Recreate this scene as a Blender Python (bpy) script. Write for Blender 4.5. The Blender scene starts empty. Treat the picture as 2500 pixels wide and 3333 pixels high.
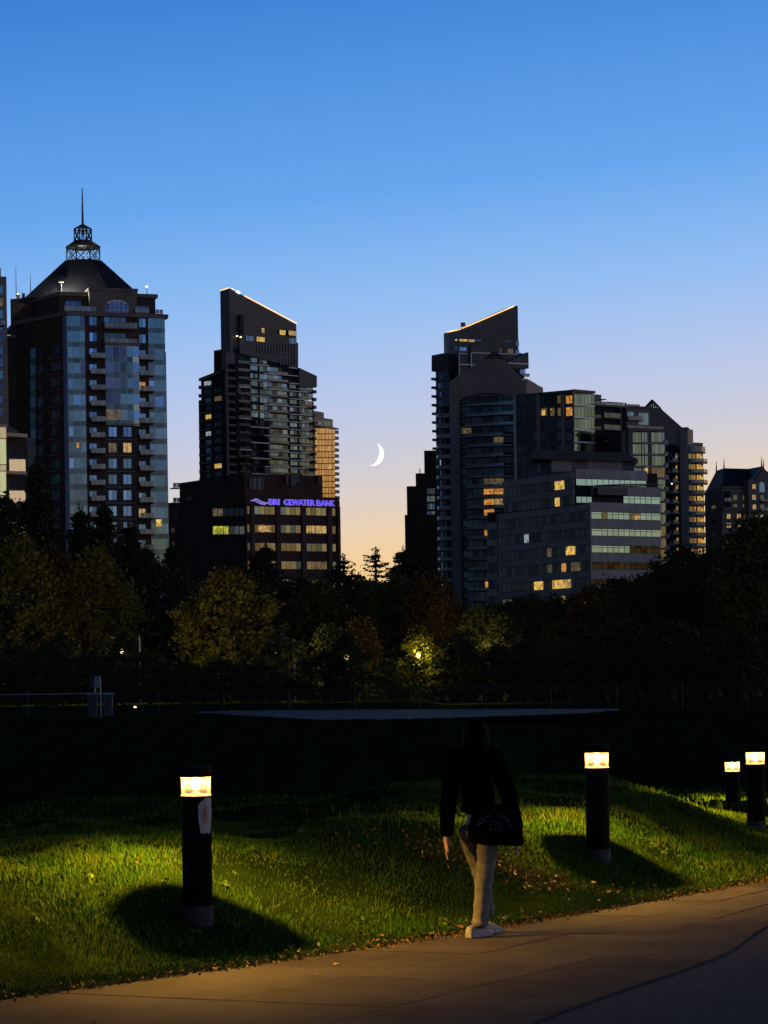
import bpy, bmesh, math, random
import numpy as np
from mathutils import Matrix, Vector, noise

random.seed(7); rng = np.random.default_rng(7)
S = bpy.context.scene
COL = S.collection
R = math.radians

# ------------------------------------------------------------------ camera
F_PX, HZ, CX, CAMZ, ROLL = 8150.0, 2190.0, 1250.0, 2.02, R(0.9)
cam = bpy.data.cameras.new('camera'); camo = bpy.data.objects.new('camera', cam); COL.objects.link(camo)
cam.sensor_fit = 'VERTICAL'; cam.sensor_height = 36.0; cam.lens = F_PX / 3333 * 36
cam.shift_y = (HZ - 1666.5) / 3333
cam.clip_start = 0.5; cam.clip_end = 20000
camo.location = (0, 0, CAMZ); camo.rotation_euler = (R(90), ROLL, 0)
S.camera = camo

# ------------------------------------------------------------------ sky: dusk, sun just set 72 deg to the right of the view
SUN_AZ = R(72)
W = bpy.data.worlds.new('World'); S.world = W; W.use_nodes = True
nt = W.node_tree; bg = nt.nodes['Background']
def wn(t, **k):
    n = nt.nodes.new(t)
    for a, b in k.items(): setattr(n, a, b)
    return n
def wmath(op, a, b=None, c=None, clamp=False):
    n = wn('ShaderNodeMath', operation=op); n.use_clamp = clamp
    for i, v in enumerate((a, b, c)):
        if v is None: continue
        if isinstance(v, (int, float)): n.inputs[i].default_value = v
        else: nt.links.new(v, n.inputs[i])
    return n.outputs[0]
def s2l(c):
    return tuple((x / 12.92 if x <= 0.04045 else ((x + 0.055) / 1.055) ** 2.4) for x in [v / 255 for v in c])
tc = wn('ShaderNodeTexCoord'); sep = wn('ShaderNodeSeparateXYZ')
nt.links.new(tc.outputs['Generated'], sep.inputs[0])
el = wmath('MULTIPLY', wmath('ARCSINE', sep.outputs[2]), 180 / math.pi)          # elevation in degrees
toward = wmath('ADD', wmath('MULTIPLY', sep.outputs[0], math.sin(SUN_AZ)), wmath('MULTIPLY', sep.outputs[1], math.cos(SUN_AZ)))
eff = wmath('SUBTRACT', el, wmath('MULTIPLY', wmath('SUBTRACT', toward, 0.31), 5.2))   # glow stands higher near the sunset
fac = wmath('DIVIDE', wmath('ADD', eff, 5.0), 95.0, clamp=True)
ramp = wn('ShaderNodeValToRGB'); ramp.color_ramp.interpolation = 'B_SPLINE' if False else 'LINEAR'
stops = [(-5, (214, 140, 78)), (0, (240, 184, 108)), (2.4, (246, 207, 148)), (3.2, (237, 209, 174)), (4.0, (222, 208, 198)), (4.9, (206, 205, 215)),
         (6.3, (186, 200, 233)), (8.4, (148, 190, 242)), (11.0, (102, 166, 237)), (15.4, (64, 132, 214)), (24, (28, 76, 144)), (45, (10, 30, 68)), (90, (5, 16, 40))]
cr = ramp.color_ramp
while len(cr.elements) < len(stops): cr.elements.new(0.5)
for e, (d, c) in zip(cr.elements, stops):
    e.position = (d + 5) / 95; e.color = (*s2l(c), 1)
nt.links.new(fac, ramp.inputs[0])
# away from the sunset the sky is darker and greyer
back = wn('ShaderNodeMapRange'); back.interpolation_type = 'SMOOTHSTEP'
back.inputs[1].default_value = 0.1; back.inputs[2].default_value = -0.8; back.inputs[3].default_value = 0.0; back.inputs[4].default_value = 1.0
nt.links.new(toward, back.inputs[0])
mixb = wn('ShaderNodeMix', data_type='RGBA'); nt.links.new(back.outputs[0], mixb.inputs[0])
nt.links.new(ramp.outputs[0], mixb.inputs[6])
hsv = wn('ShaderNodeHueSaturation'); hsv.inputs['Saturation'].default_value = 0.68; hsv.inputs['Value'].default_value = 0.25
nt.links.new(ramp.outputs[0], hsv.inputs['Color']); nt.links.new(hsv.outputs[0], mixb.inputs[7])
nt.links.new(mixb.outputs[2], bg.inputs[0]); bg.inputs[1].default_value = 1.0
# last glow of the set sun, low from the right
sd = bpy.data.lights.new('sun', 'SUN'); sd.energy = 0.2; sd.angle = R(14); sd.color = (1.0, 0.66, 0.32)
so = bpy.data.objects.new('sun', sd); COL.objects.link(so); so.location = (300, 300, 200)
so.rotation_euler = Vector((-math.sin(SUN_AZ), -math.cos(SUN_AZ), -0.13)).to_track_quat('-Z', 'Y').to_euler()
S.view_settings.view_transform = 'Standard'; S.view_settings.look = 'None'
S.view_settings.exposure = 0.0; S.view_settings.gamma = 1.0
S.render.engine = 'CYCLES'
S.cycles.use_denoising = True; S.cycles.max_bounces = 6; S.cycles.diffuse_bounces = 2; S.cycles.glossy_bounces = 3
S.cycles.transparent_max_bounces = 12; S.cycles.sample_clamp_indirect = 4.0; S.cycles.caustics_reflective = False; S.cycles.caustics_refractive = False

# ------------------------------------------------------------------ helpers
def level(u, v):
    a, b = u - CX, v - HZ
    return a * math.cos(ROLL) - b * math.sin(ROLL), a * math.sin(ROLL) + b * math.cos(ROLL)
def XY(u, v, d): return Vector((level(u, v)[0] * d / F_PX, d))
def Z(u, v, d): return CAMZ - level(u, v)[1] * d / F_PX
WM = {}
def mk(name, data, parent=None, M=Matrix(), mat=None):
    o = bpy.data.objects.new(name, data); COL.objects.link(o)
    o.matrix_basis = M; WM[o.name] = M.copy()
    if parent is not None:
        o.parent = parent; o.matrix_parent_inverse = WM[parent.name].inverted()
    if mat is not None and data is not None:
        if not data.materials: data.materials.append(mat)
        elif data.materials[0] is not mat:
            o.material_slots[0].link = 'OBJECT'; o.material_slots[0].material = mat
    return o
def tag(o, label, cat=None, group=None, kind=None):
    if label: o['label'] = label
    if cat: o['category'] = cat
    if group: o['group'] = group
    if kind: o['kind'] = kind
    return o
def root(name, label, cat, loc, group=None):
    return tag(mk(name, None, None, Matrix.Translation(loc)), label, cat, group)
def mesh(name, verts, faces, smooth=False):
    m = bpy.data.meshes.new(name); m.from_pydata([tuple(v) for v in verts], [], faces)
    if smooth: m.shade_smooth()
    m.update(); return m
BOX = {}
def box_mesh(mat):
    k = mat.name
    if k not in BOX:
        v = [(x, y, z) for x in (-.5, .5) for y in (-.5, .5) for z in (-.5, .5)]
        f = [(0, 1, 3, 2), (4, 6, 7, 5), (0, 4, 5, 1), (2, 3, 7, 6), (0, 2, 6, 4), (1, 5, 7, 3)]
        m = mesh('block_' + k, v, f); m.materials.append(mat); BOX[k] = m
    return BOX[k]
class MB:
    def __init__(s): s.v = []; s.f = []
    def add(s, v, f):
        b = len(s.v); s.v += [tuple(x) for x in v]; s.f += [tuple(i + b for i in q) for q in f]; return s
    def box(s, x0, x1, y0, y1, z0, z1):
        return s.add([(x, y, z) for x in (x0, x1) for y in (y0, y1) for z in (z0, z1)],
                     [(0, 1, 3, 2), (4, 6, 7, 5), (0, 4, 5, 1), (2, 3, 7, 6), (0, 2, 6, 4), (1, 5, 7, 3)])
    def bar(s, a, b, r, r2=None, n=6):
        a, b = Vector(a), Vector(b); r2 = r if r2 is None else r2
        q = (b - a).to_track_quat('Z', 'Y'); v = []
        for p, rr in ((a, r), (b, r2)):
            for i in range(n):
                t = 2 * math.pi * i / n; v.append(p + q @ Vector((math.cos(t) * rr, math.sin(t) * rr, 0)))
        f = [(i, (i + 1) % n, n + (i + 1) % n, n + i) for i in range(n)] + [tuple(range(n))[::-1], tuple(range(n, 2 * n))]
        return s.add(v, f)
    def lathe(s, prof, n=24, c=(0, 0), ring=False):
        v = []; f = []
        if ring: prof = list(prof) + [prof[0]]
        for r, z in prof:
            for i in range(n):
                t = 2 * math.pi * i / n; v.append((c[0] + r * math.cos(t), c[1] + r * math.sin(t), z))
        for j in range(len(prof) - 1):
            for i in range(n):
                f.append((j * n + i, j * n + (i + 1) % n, (j + 1) * n + (i + 1) % n, (j + 1) * n + i))
        if not ring: f.append(tuple(range(n))[::-1]); f.append(tuple(range((len(prof) - 1) * n, len(prof) * n)))
        return s.add(v, f)
    def prism(s, pts, z0, z1, tops=None):
        n = len(pts); v = [(p[0], p[1], z0) for p in pts] + [(p[0], p[1], (tops[i] if tops else z1)) for i, p in enumerate(pts)]
        f = [(i, (i + 1) % n, n + (i + 1) % n, n + i) for i in range(n)] + [tuple(range(n))[::-1], tuple(range(n, 2 * n))]
        return s.add(v, f)
    def obj(s, name, mat, parent=None, M=Matrix(), smooth=False):
        return mk(name, mesh(name, s.v, s.f, smooth), parent, M, mat)

# ------------------------------------------------------------------ materials
def nmat(name):
    m = bpy.data.materials.new(name); m.use_nodes = True
    return m, m.node_tree, m.node_tree.nodes['Principled BSDF']
def node(t, typ, **k):
    n = t.nodes.new(typ)
    for a, b in k.items(): setattr(n, a, b)
    return n
def surf(name, c, rough=0.8, var=0.25, scale=1.0, bump=0.0, metal=0.0, spec=0.3, c2=None, coords='Object', obj_var=0.0):
    m, t, b = nmat(name)
    tcn = node(t, 'ShaderNodeTexCoord'); nz = node(t, 'ShaderNodeTexNoise'); nz.inputs['Scale'].default_value = scale; nz.inputs['Detail'].default_value = 6
    if coords == 'World':
        g = node(t, 'ShaderNodeNewGeometry'); t.links.new(g.outputs['Position'], nz.inputs['Vector'])
    else: t.links.new(tcn.outputs[coords], nz.inputs['Vector'])
    r = node(t, 'ShaderNodeValToRGB'); r.color_ramp.elements[0].position = 0.3; r.color_ramp.elements[1].position = 0.7
    lo = tuple(x * (1 - var) for x in c); hi = c2 or tuple(min(1, x * (1 + var)) for x in c)
    r.color_ramp.elements[0].color = (*lo, 1); r.color_ramp.elements[1].color = (*hi, 1)
    t.links.new(nz.outputs[0], r.inputs[0]); out = r.outputs[0]
    if obj_var:
        oi = node(t, 'ShaderNodeObjectInfo'); mr = node(t, 'ShaderNodeMapRange')
        mr.inputs[3].default_value = 1 - obj_var; mr.inputs[4].default_value = 1 + obj_var
        t.links.new(oi.outputs['Random'], mr.inputs[0])
        mx = node(t, 'ShaderNodeVectorMath', operation='SCALE'); t.links.new(out, mx.inputs[0]); t.links.new(mr.outputs[0], mx.inputs['Scale']); out = mx.outputs[0]
    t.links.new(out, b.inputs['Base Color'])
    b.inputs['Roughness'].default_value = rough; b.inputs['Metallic'].default_value = metal; b.inputs['Specular IOR Level'].default_value = spec
    if bump:
        bp = node(t, 'ShaderNodeBump'); bp.inputs['Strength'].default_value = bump; bp.inputs['Distance'].default_value = 0.02
        t.links.new(nz.outputs[0], bp.inputs['Height']); t.links.new(bp.outputs[0], b.inputs['Normal'])
    return m
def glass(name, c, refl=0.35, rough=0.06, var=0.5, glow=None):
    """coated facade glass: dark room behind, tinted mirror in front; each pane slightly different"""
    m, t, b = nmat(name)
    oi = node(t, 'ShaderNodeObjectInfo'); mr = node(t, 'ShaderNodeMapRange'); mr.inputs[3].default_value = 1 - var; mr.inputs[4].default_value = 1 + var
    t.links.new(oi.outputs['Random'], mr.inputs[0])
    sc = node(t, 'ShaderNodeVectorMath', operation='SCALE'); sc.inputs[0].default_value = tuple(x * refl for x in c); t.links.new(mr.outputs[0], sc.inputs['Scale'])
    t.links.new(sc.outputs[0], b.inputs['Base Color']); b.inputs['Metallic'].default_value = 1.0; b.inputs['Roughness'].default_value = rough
    if glow:
        b.inputs['Emission Color'].default_value = (*glow[0], 1); 
        me = node(t, 'ShaderNodeMath', operation='POWER'); t.links.new(oi.outputs['Random'], me.inputs[0]); me.inputs[1].default_value = 1.6
        ms = node(t, 'ShaderNodeMath', operation='MULTIPLY'); t.links.new(me.outputs[0], ms.inputs[0]); ms.inputs[1].default_value = glow[1]
        t.links.new(ms.outputs[0], b.inputs['Emission Strength'])
    return m
def lit(name, c, strength, c2=None):
    """lit room seen through a window: bright ceiling, furniture and curtain shadows"""
    m, t, b = nmat(name)
    tcn = node(t, 'ShaderNodeTexCoord'); oi = node(t, 'ShaderNodeObjectInfo')
    mp = node(t, 'ShaderNodeMapping'); t.links.new(tcn.outputs['Generated'], mp.inputs[0])
    cmb = node(t, 'ShaderNodeCombineXYZ'); mm = node(t, 'ShaderNodeMath', operation='MULTIPLY'); mm.inputs[1].default_value = 37
    t.links.new(oi.outputs['Random'], mm.inputs[0]); t.links.new(mm.outputs[0], cmb.inputs[0]); t.links.new(mm.outputs[0], cmb.inputs[2]); t.links.new(cmb.outputs[0], mp.inputs['Location'])
    vz = node(t, 'ShaderNodeTexVoronoi', distance='CHEBYCHEV'); vz.inputs['Scale'].default_value = 2.6; t.links.new(mp.outputs[0], vz.inputs['Vector'])
    r = node(t, 'ShaderNodeValToRGB'); r.color_ramp.elements[0].position = 0.2; r.color_ramp.elements[1].position = 0.75
    lo = c2 or tuple(x * 0.3 for x in c)
    r.color_ramp.elements[0].color = (*lo, 1); r.color_ramp.elements[1].color = (*c, 1)
    t.links.new(vz.outputs['Color'], r.inputs[0]); t.links.new(r.outputs[0], b.inputs['Emission Color'])
    b.inputs['Emission Strength'].default_value = strength; b.inputs['Base Color'].default_value = (0.05, 0.05, 0.05, 1); b.inputs['Roughness'].default_value = 0.15
    return m
def emit(name, c, s):
    m, t, b = nmat(name); b.inputs['Emission Color'].default_value = (*c, 1); b.inputs['Emission Strength'].default_value = s
    b.inputs['Base Color'].default_value = (0.02, 0.02, 0.02, 1); return m

M = {}
M['brick'] = surf('brick_dark', (0.06, 0.046, 0.04), scale=0.6, coords='World')
M['brick_brown'] = surf('brick_brown', (0.05, 0.028, 0.023), scale=0.5, coords='World')
M['brick_red'] = surf('brick_red', (0.07, 0.038, 0.03), scale=0.5, coords='World')
M['stone'] = surf('stone_band', (0.16, 0.14, 0.12), scale=0.5, coords='World')
M['concrete_tan'] = surf('concrete_tan', (0.22, 0.19, 0.16), scale=0.3, coords='World')
M['stucco'] = surf('stucco_grey', (0.17, 0.16, 0.155), scale=0.15, coords='World', var=0.15)
M['stucco_warm'] = surf('stucco_warm', (0.55, 0.4, 0.28), scale=0.3, coords='World', var=0.12)
M['granite'] = surf('granite_panel', (0.29, 0.285, 0.28), scale=0.4, coords='World', var=0.15, obj_var=0.08)
M['roof_metal'] = surf('roof_metal', (0.05, 0.055, 0.06), rough=0.4, metal=0.6, scale=0.5, coords='World')
M['dark_clad'] = surf('dark_cladding', (0.034, 0.043, 0.05), rough=0.45, scale=0.2, coords='World', spec=0.4)
M['slab_white'] = surf('slab_white', (0.76, 0.77, 0.79), scale=0.2, coords='World', var=0.12)
M['slab_grey'] = surf('slab_grey', (0.28, 0.275, 0.27), scale=0.2, coords='World')
M['mullion'] = surf('mullion_alu', (0.55, 0.58, 0.6), rough=0.45, metal=0.3, var=0.1)
M['mullion_dark'] = surf('mullion_dark', (0.022, 0.026, 0.031), rough=0.7, var=0.1, spec=0.1)
M['steel'] = surf('steel_dark', (0.03, 0.035, 0.035), rough=0.5, metal=0.4)
M['rail'] = surf('rail_metal', (0.1, 0.1, 0.1), rough=0.5, metal=0.3)
M['galv'] = surf('galvanised', (0.35, 0.36, 0.37), rough=0.5, metal=0.5, var=0.15)
M['glass'] = glass('glass_teal', (0.45, 0.76, 0.9), 0.19, var=.28)
M['glass_sp'] = glass('glass_spandrel', (0.4, 0.6, 0.68), 0.11, var=.25)
M['glass_navy'] = glass('glass_navy', (0.5, 0.58, 0.95), 0.12, var=.4)
M['glass_grey'] = glass('glass_grey', (0.27, 0.5, 0.88), 0.34, glow=((0.6, 0.62, 0.6), 0.02))
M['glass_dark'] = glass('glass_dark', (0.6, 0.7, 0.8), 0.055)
M['glass_green'] = glass('glass_green', (0.34, 0.6, 0.8), 0.32, var=0.2, glow=((0.5, 0.56, 0.48), 0.035))
M['glass_office'] = glass('glass_office', (0.22, 0.47, 0.9), 1.05, var=0.12, rough=0.03)
M['glass_bronze'] = glass('glass_bronze', (0.95, 0.76, 0.56), 0.5, var=0.18)
M['glass_tan'] = glass('glass_tan', (0.6, 0.66, 0.55), 0.22, var=0.3, glow=((0.5, 0.46, 0.32), 0.12))
M['rail_glass'] = glass('railing_glass', (0.65, 0.72, 0.75), 0.17, rough=0.25, var=0.25)
M['win_yellow'] = lit('room_yellow', (1.0, 0.62, 0.12), 0.85)
M['win_orange'] = lit('room_orange', (1.0, 0.42, 0.07), 0.7)
M['win_warm'] = lit('room_warm', (1.0, 0.62, 0.2), 0.55)
M['win_dim'] = lit('room_dim', (0.5, 0.35, 0.14), 0.24)
M['win_lime'] = lit('room_lime', (0.8, 0.78, 0.05), 0.7)
M['win_cool'] = lit('room_cool', (0.75, 0.9, 1.0), 0.45)
M['led'] = emit('led_strip', (1.0, 0.52, 0.17), 2.2)
M['led_white'] = emit('led_white', (0.9, 0.95, 1.0), 3.5)
M['bulb'] = emit('lamp_bulb', (1.0, 0.68, 0.3), 4.0)
M['moon'] = emit('moon_surface', (1.0, 0.95, 0.82), 1.4)
M['sign_blue'] = emit('sign_blue', (0.13, 0.06, 1.0), 1.0)
M['sign_white'] = emit('sign_white', (0.45, 0.42, 1.0), 0.55)
LITS = ['win_yellow', 'win_warm', 'win_warm', 'win_orange', 'win_dim']

# ------------------------------------------------------------------ facade frame
class Face:
    """vertical wall plane of a building: t runs along it, z is height, o is the distance outwards"""
    def __init__(s, rt, p0, p1):
        s.rt = rt; s.p0 = Vector(p0); s.p1 = Vector(p1); d = s.p1 - s.p0; s.L = d.length; s.e = d / s.L
        s.n = Vector((s.e.y, -s.e.x)); s.rot = Matrix.Rotation(math.atan2(s.e.y, s.e.x), 4, 'Z')
    def px(s, u, v):
        x, y = level(u, v); a = x / F_PX
        # k*(a,1) = p0 + t*e
        det = a * (-s.e.y) + s.e.x
        k = (s.p0.x * (-s.e.y) + s.e.x * s.p0.y) / det
        t = (a * k - s.p0.x) / s.e.x if abs(s.e.x) > abs(s.e.y) else (k - s.p0.y) / s.e.y
        return t, CAMZ - y / F_PX * k
    def rect(s, u0, v0, u1, v1):
        um, vm = (u0 + u1) / 2, (v0 + v1) / 2
        return s.px(u0, vm)[0], s.px(u1, vm)[0], s.px(um, v1)[1], s.px(um, v0)[1]
    def mat4(s, t0, t1, z0, z1, o0, o1):
        c = s.p0 + s.e * ((t0 + t1) / 2) + s.n * ((o0 + o1) / 2)
        return Matrix.Translation((c.x, c.y, (z0 + z1) / 2)) @ s.rot @ Matrix.Diagonal((t1 - t0, o1 - o0, z1 - z0, 1))
    def box(s, name, r, o0, o1, mat, parent=None):
        return mk(name, box_mesh(M[mat]), parent or s.rt, s.mat4(*r, o0, o1))
    def pbox(s, name, u0, v0, u1, v1, o0, o1, mat, parent=None):
        return s.box(name, s.rect(u0, v0, u1, v1), o0, o1, mat, parent)
    def pt(s, t, o): return s.p0 + s.e * t + s.n * o
    def window(s, r, mat, frame='mullion_dark', o=0.0, mull=1, fr=0.07, sill=False):
        """frame set into the wall with panes as pieces of their own"""
        w = s.box('window', r, o - 0.25, o + 0.05, frame)
        t0, t1, z0, z1 = r
        for i in range(mull):
            a = t0 + (t1 - t0) * i / mull + fr / 2; b = t0 + (t1 - t0) * (i + 1) / mull - fr / 2
            mm = random.choice(mat) if isinstance(mat, (list, tuple)) else mat
            s.box('pane', (a, b, z0 + fr, z1 - fr), o, o + 0.075, mm, w)
        return w
    def balcony(s, r, depth=1.3, slab='slab_grey', rail='rail_glass', slabh=0.22, o=0.0, posts=True):
        """r: extent of the railing band; the slab lies under it"""
        t0, t1, z0, z1 = r
        b = s.box('balcony', (t0, t1, z0 - slabh, z0), o, o + depth, slab)
        n = max(2, int(round((t1 - t0) / 0.95)))
        for i in range(n):
            a = t0 + (t1 - t0) * i / n; c = t0 + (t1 - t0) * (i + 1) / n
            s.box('railing_panel', (a + .035, c - .035, z0 + .04, z1 - .05), o + depth - .06, o + depth - .02, rail, b)
        s.box('handrail', (t0, t1, z1 - .05, z1), o + depth - .08, o + depth, 'rail', b)
        return b
def polyprism(name, rt, pts, z0, z1, mat, tops=None, parent=None):
    o = rt.location if False else WM[rt.name].translation
    mb = MB(); mb.prism([(p[0] - o.x, p[1] - o.y) for p in pts], z0 - o.z, z1 - o.z, [t - o.z for t in tops] if tops else None)
    return mb.obj(name, M[mat] if isinstance(mat, str) else mat, parent or rt, Matrix.Translation(o))
def ngon_wall(name, f, outline, o0, o1, mat, parent=None):
    """wall piece of any outline: outline is a list of (t, z) on the face"""
    base = WM[f.rt.name].translation; v = []
    for o in (o0, o1):
        for t, z in outline:
            p = f.pt(t, o); v.append((p.x - base.x, p.y - base.y, z - base.z))
    n = len(outline); fs = [(i, (i + 1) % n, n + (i + 1) % n, n + i) for i in range(n)] + [tuple(range(n))[::-1], tuple(range(n, 2 * n))]
    m = mesh(name, v, fs); bm = bmesh.new(); bm.from_mesh(m); bmesh.ops.recalc_face_normals(bm, faces=bm.faces); bm.to_mesh(m); bm.free()
    return mk(name, m, parent or f.rt, Matrix.Translation(base), M[mat])
def bldg(name, label, u, d):
    p = XY(u, HZ, d); return root(name, label, 'building', (p.x, p.y, 0))

# ================================================================== BUILDINGS
def back_rect(p0, p1, depth):
    """plan of a block whose front runs p0 -> p1"""
    e = (p1 - p0).normalized(); n = Vector((-e.y, e.x)); return [p0, p1, p1 + n * depth, p0 + n * depth]

# ---- tall brick tower with hipped roof, lattice crown and spire
def spire_tower():
    rt = bldg('spire_tower', 'tall dark brick apartment tower with hipped metal roof, lattice crown and needle spire', 300, 466)
    pA, pB, pC, pD = XY(222, 1400, 463), XY(541, 1400, 469), XY(62, 1400, 474.5), XY(-90, 1400, 479)
    F = Face(rt, pA, pB); G = Face(rt, pC, pA); H = Face(rt, pD, pC)
    zt = F.px(300, 1030)[1]
    e = F.e; bk = Vector((-e.y, e.x))
    polyprism('wall', rt, [pA, pB, pB + bk * 22, pC + Vector((2, 14)), pC], 0, zt, 'brick')
    polyprism('side_wing', rt, [pC + Vector((0, .3)), pC + bk * 13, pD + bk * 13, pD], 0, Z(60, 1100, 475), 'brick')
    # cornice
    o = 0.6; c = [pA + F.n * o + G.n * o * .3, pB + F.n * o + e * o, pB + bk * 22 + e * o, pC + bk * 14, pC + G.n * o]
    polyprism('cornice', rt, c, zt, zt + 0.75, 'stone')
    polyprism('cornice', rt, [p + (p - (pA + pC) / 2) * 0 for p in [pC + H.n * .5, pC + bk * 13, pD + bk * 13, pD + H.n * .5]], Z(60, 1100, 475), Z(60, 1092, 475), 'stone')
    # right hand bay set back
    fr = Face(rt, pB + bk * 3 + e * 0, pB + bk * 3 + e * .62)
    polyprism('bay', rt, [pB + bk * 2, pB + bk * 2 + e * .7, pB + bk * 9 + e * .7, pB + bk * 9], 0, F.px(545, 1142)[1], 'glass_sp')
    F.pbox('railing', 536, 1128, 548, 1141, -2.6, -2.5, 'rail_glass')
    pitch = 51.55
    def rows(k): return 1183 + pitch * k
    # corner glass bays
    zb = F.px(250, 1800)[1]
    for (us, ue, cols, kmax) in ((223, 279.5, ((224, 237), (239, 263.2), (265, 278.6)), 12), (486, 541, ((486.8, 504.0), (505.8, 532.2), (534, 540.2)), 14)):
        off = 6 if us > 400 else 0
        r = F.rect(us, 1400, ue, 1410); F.box('curtain_wall', (r[0], r[1], 0, F.px(us, 1029 + off)[1]), 0.0, 0.3, 'mullion')
        for k in range(-3, kmax):
            for c0, c1 in cols:
                x0, x1 = F.px(c0, 1400)[0], F.px(c1, 1400)[0]
                a = rows(k) + off
                mat = random.choice(['glass', 'glass', 'glass', 'glass_navy'] if k < 1 else ['glass', 'glass', 'glass', 'glass_grey'])
                F.box('pane', (x0, x1, F.px(c0, a + 31.8)[1], F.px(c0, a)[1]), 0.2, 0.36, mat)
                F.box('spandrel_pane', (x0, x1, F.px(c0, a + pitch - 1.6)[1], F.px(c0, a + 33.2)[1]), 0.2, 0.36, 'glass_sp')
    F.pbox('lit_window', 248, 1442, 256, 1458, .3, .40, 'win_orange'); F.pbox('lit_window', 507, 1691, 524, 1714, .3, .40, 'win_yellow')
    # centre glass bay
    r = F.rect(340, 1200, 449.5, 1210); F.box('curtain_wall', (r[0], r[1], F.px(395, 1382)[1], F.px(395, 1126)[1]), 0, 1.0, 'mullion')
    F.pbox('cornice', 337, 1118, 452, 1127, 0, 1.3, 'stone'); F.pbox('ledge', 340, 1379.5, 449.5, 1384, 0, 1.25, 'slab_grey')
    cols = ((341, 363.1), (365, 387.1), (389, 409.6), (411.4, 428.2), (430, 448.6))
    for k in range(-1, 4):
        for i, (c0, c1) in enumerate(cols):
            a = rows(k) - 2; x0, x1 = F.px(c0, 1250)[0], F.px(c1, 1250)[0]
            mat = ['glass_navy', 'glass_navy', random.choice(['glass', 'glass_navy', 'glass_sp']), 'glass', 'glass_grey'][i]
            if k == 3 and i < 2: mat = 'win_dim'
            F.box('pane', (x0, x1, F.px(395, a + 33)[1], F.px(395, a)[1]), .9, 1.06, mat)
            F.box('spandrel_pane', (x0, x1, F.px(395, a + pitch - .8)[1], F.px(395, a + 33.8)[1]), .9, 1.06, 'glass_sp' if i < 4 else 'glass_tan')
    # brick columns with windows and balconies
    for k in range(-3, 13):
        a = rows(k)
        mat = ['glass_grey', 'glass', 'glass_grey']
        F.window(F.rect(291, a + 2, 315, a + 32), mat, mull=2)
        F.window(F.rect(452, a + 8, 474, a + 38), 'win_orange' if k == 1 else ('win_warm' if k == 9 else mat), mull=2)
        if k >= -1:
            F.balcony(F.rect(291, a + 19, 339, a + 36), 1.4, 'brick', o=0.05)
            F.balcony(F.rect(450, a + 24, 497, a + 41), 1.4, 'brick', o=0.05)
        if k >= 4:
            F.window(F.rect(353, a, 380, a + 33), 'win_dim' if random.random() < .08 else mat, mull=2, frame='mullion_dark')
            F.window(F.rect(401, a, 428, a + 33), 'win_warm' if k == 5 else mat, mull=2)
            F.box('stone_band', (F.px(342, a)[0], F.px(446, a)[0], F.px(395, a + 44)[1], F.px(395, a + 40)[1]), 0, .12, 'stone')
        if k < -1:
            F.window(F.rect(338, a + 4, 409, a + 22), ['glass_grey', 'glass_navy', 'glass_sp'], mull=4)
            F.balcony(F.rect(336, a + 24, 443, a + 42), 1.2, 'stone', o=0.05)
    # left faces: dark, one lit glass strip
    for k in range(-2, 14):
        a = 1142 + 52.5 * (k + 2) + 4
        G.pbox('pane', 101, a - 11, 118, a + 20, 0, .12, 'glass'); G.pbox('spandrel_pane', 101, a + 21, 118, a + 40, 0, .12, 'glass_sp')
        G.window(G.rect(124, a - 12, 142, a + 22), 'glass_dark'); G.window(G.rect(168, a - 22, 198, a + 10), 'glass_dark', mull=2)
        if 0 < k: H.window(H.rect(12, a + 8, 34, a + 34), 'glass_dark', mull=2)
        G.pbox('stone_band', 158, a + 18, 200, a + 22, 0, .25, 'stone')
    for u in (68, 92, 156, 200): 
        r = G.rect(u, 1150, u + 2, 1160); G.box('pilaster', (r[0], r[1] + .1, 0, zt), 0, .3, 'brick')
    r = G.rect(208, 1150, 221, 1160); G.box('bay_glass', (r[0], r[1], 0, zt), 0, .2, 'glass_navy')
    # penthouse
    P = Face(rt, XY(192, 1000, 466), XY(506, 1000, 471)); zp = P.px(480, 970)[1]
    pl = XY(80, 1000, 478)
    polyprism('penthouse', rt, [P.p0, P.p1, P.p1 + bk * 15, pl + bk * 9, pl], zt, zp, 'brick')
    polyprism('cornice', rt, [P.p0 + P.n * .5, P.p1 + P.n * .5 + e * .4, P.p1 + bk * 15 + e * .4, pl + bk * 9, pl - Vector((.5, .2))], zp, zp + .7, 'stone')
    P.window(P.rect(212, 979, 264, 1008), ['glass', 'glass_navy'], mull=3, o=.02); P.window(P.rect(438, 995, 484, 1018), ['glass_grey', 'glass_navy'], mull=4, o=.02)
    F.balcony(F.rect(208, 997, 312, 1014), .05, 'stone', o=.5); F.balcony(F.rect(438, 1004, 484, 1019), .05, 'stone', o=.5); F.balcony(F.rect(504, 1009, 529, 1022), .05, 'stone', o=.5)
    # central gabled block with arched window
    ctr = P.rect(286, 950, 440, 1030); P.box('gable_block', (ctr[0], ctr[1], zt, P.px(360, 952)[1]), 0, 1.8, 'stone')
    P.box('cornice', (ctr[0] - .2, ctr[1] + .2, P.px(360, 952)[1], P.px(360, 943)[1]), -2, 2.1, 'stone')
    t0, t1, z0, z1 = P.rect(338, 981, 412, 1032); cx, hw = (t0 + t1) / 2, (t1 - t0) / 2
    arch = [(t0, z0), (t1, z0)] + [(cx + hw * math.cos(a), z1 - 1.1 + 1.1 * math.sin(a)) for a in np.linspace(0, math.pi, 11)]
    w = ngon_wall('arched_window', P, arch, 1.7, 1.9, 'mullion')
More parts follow.
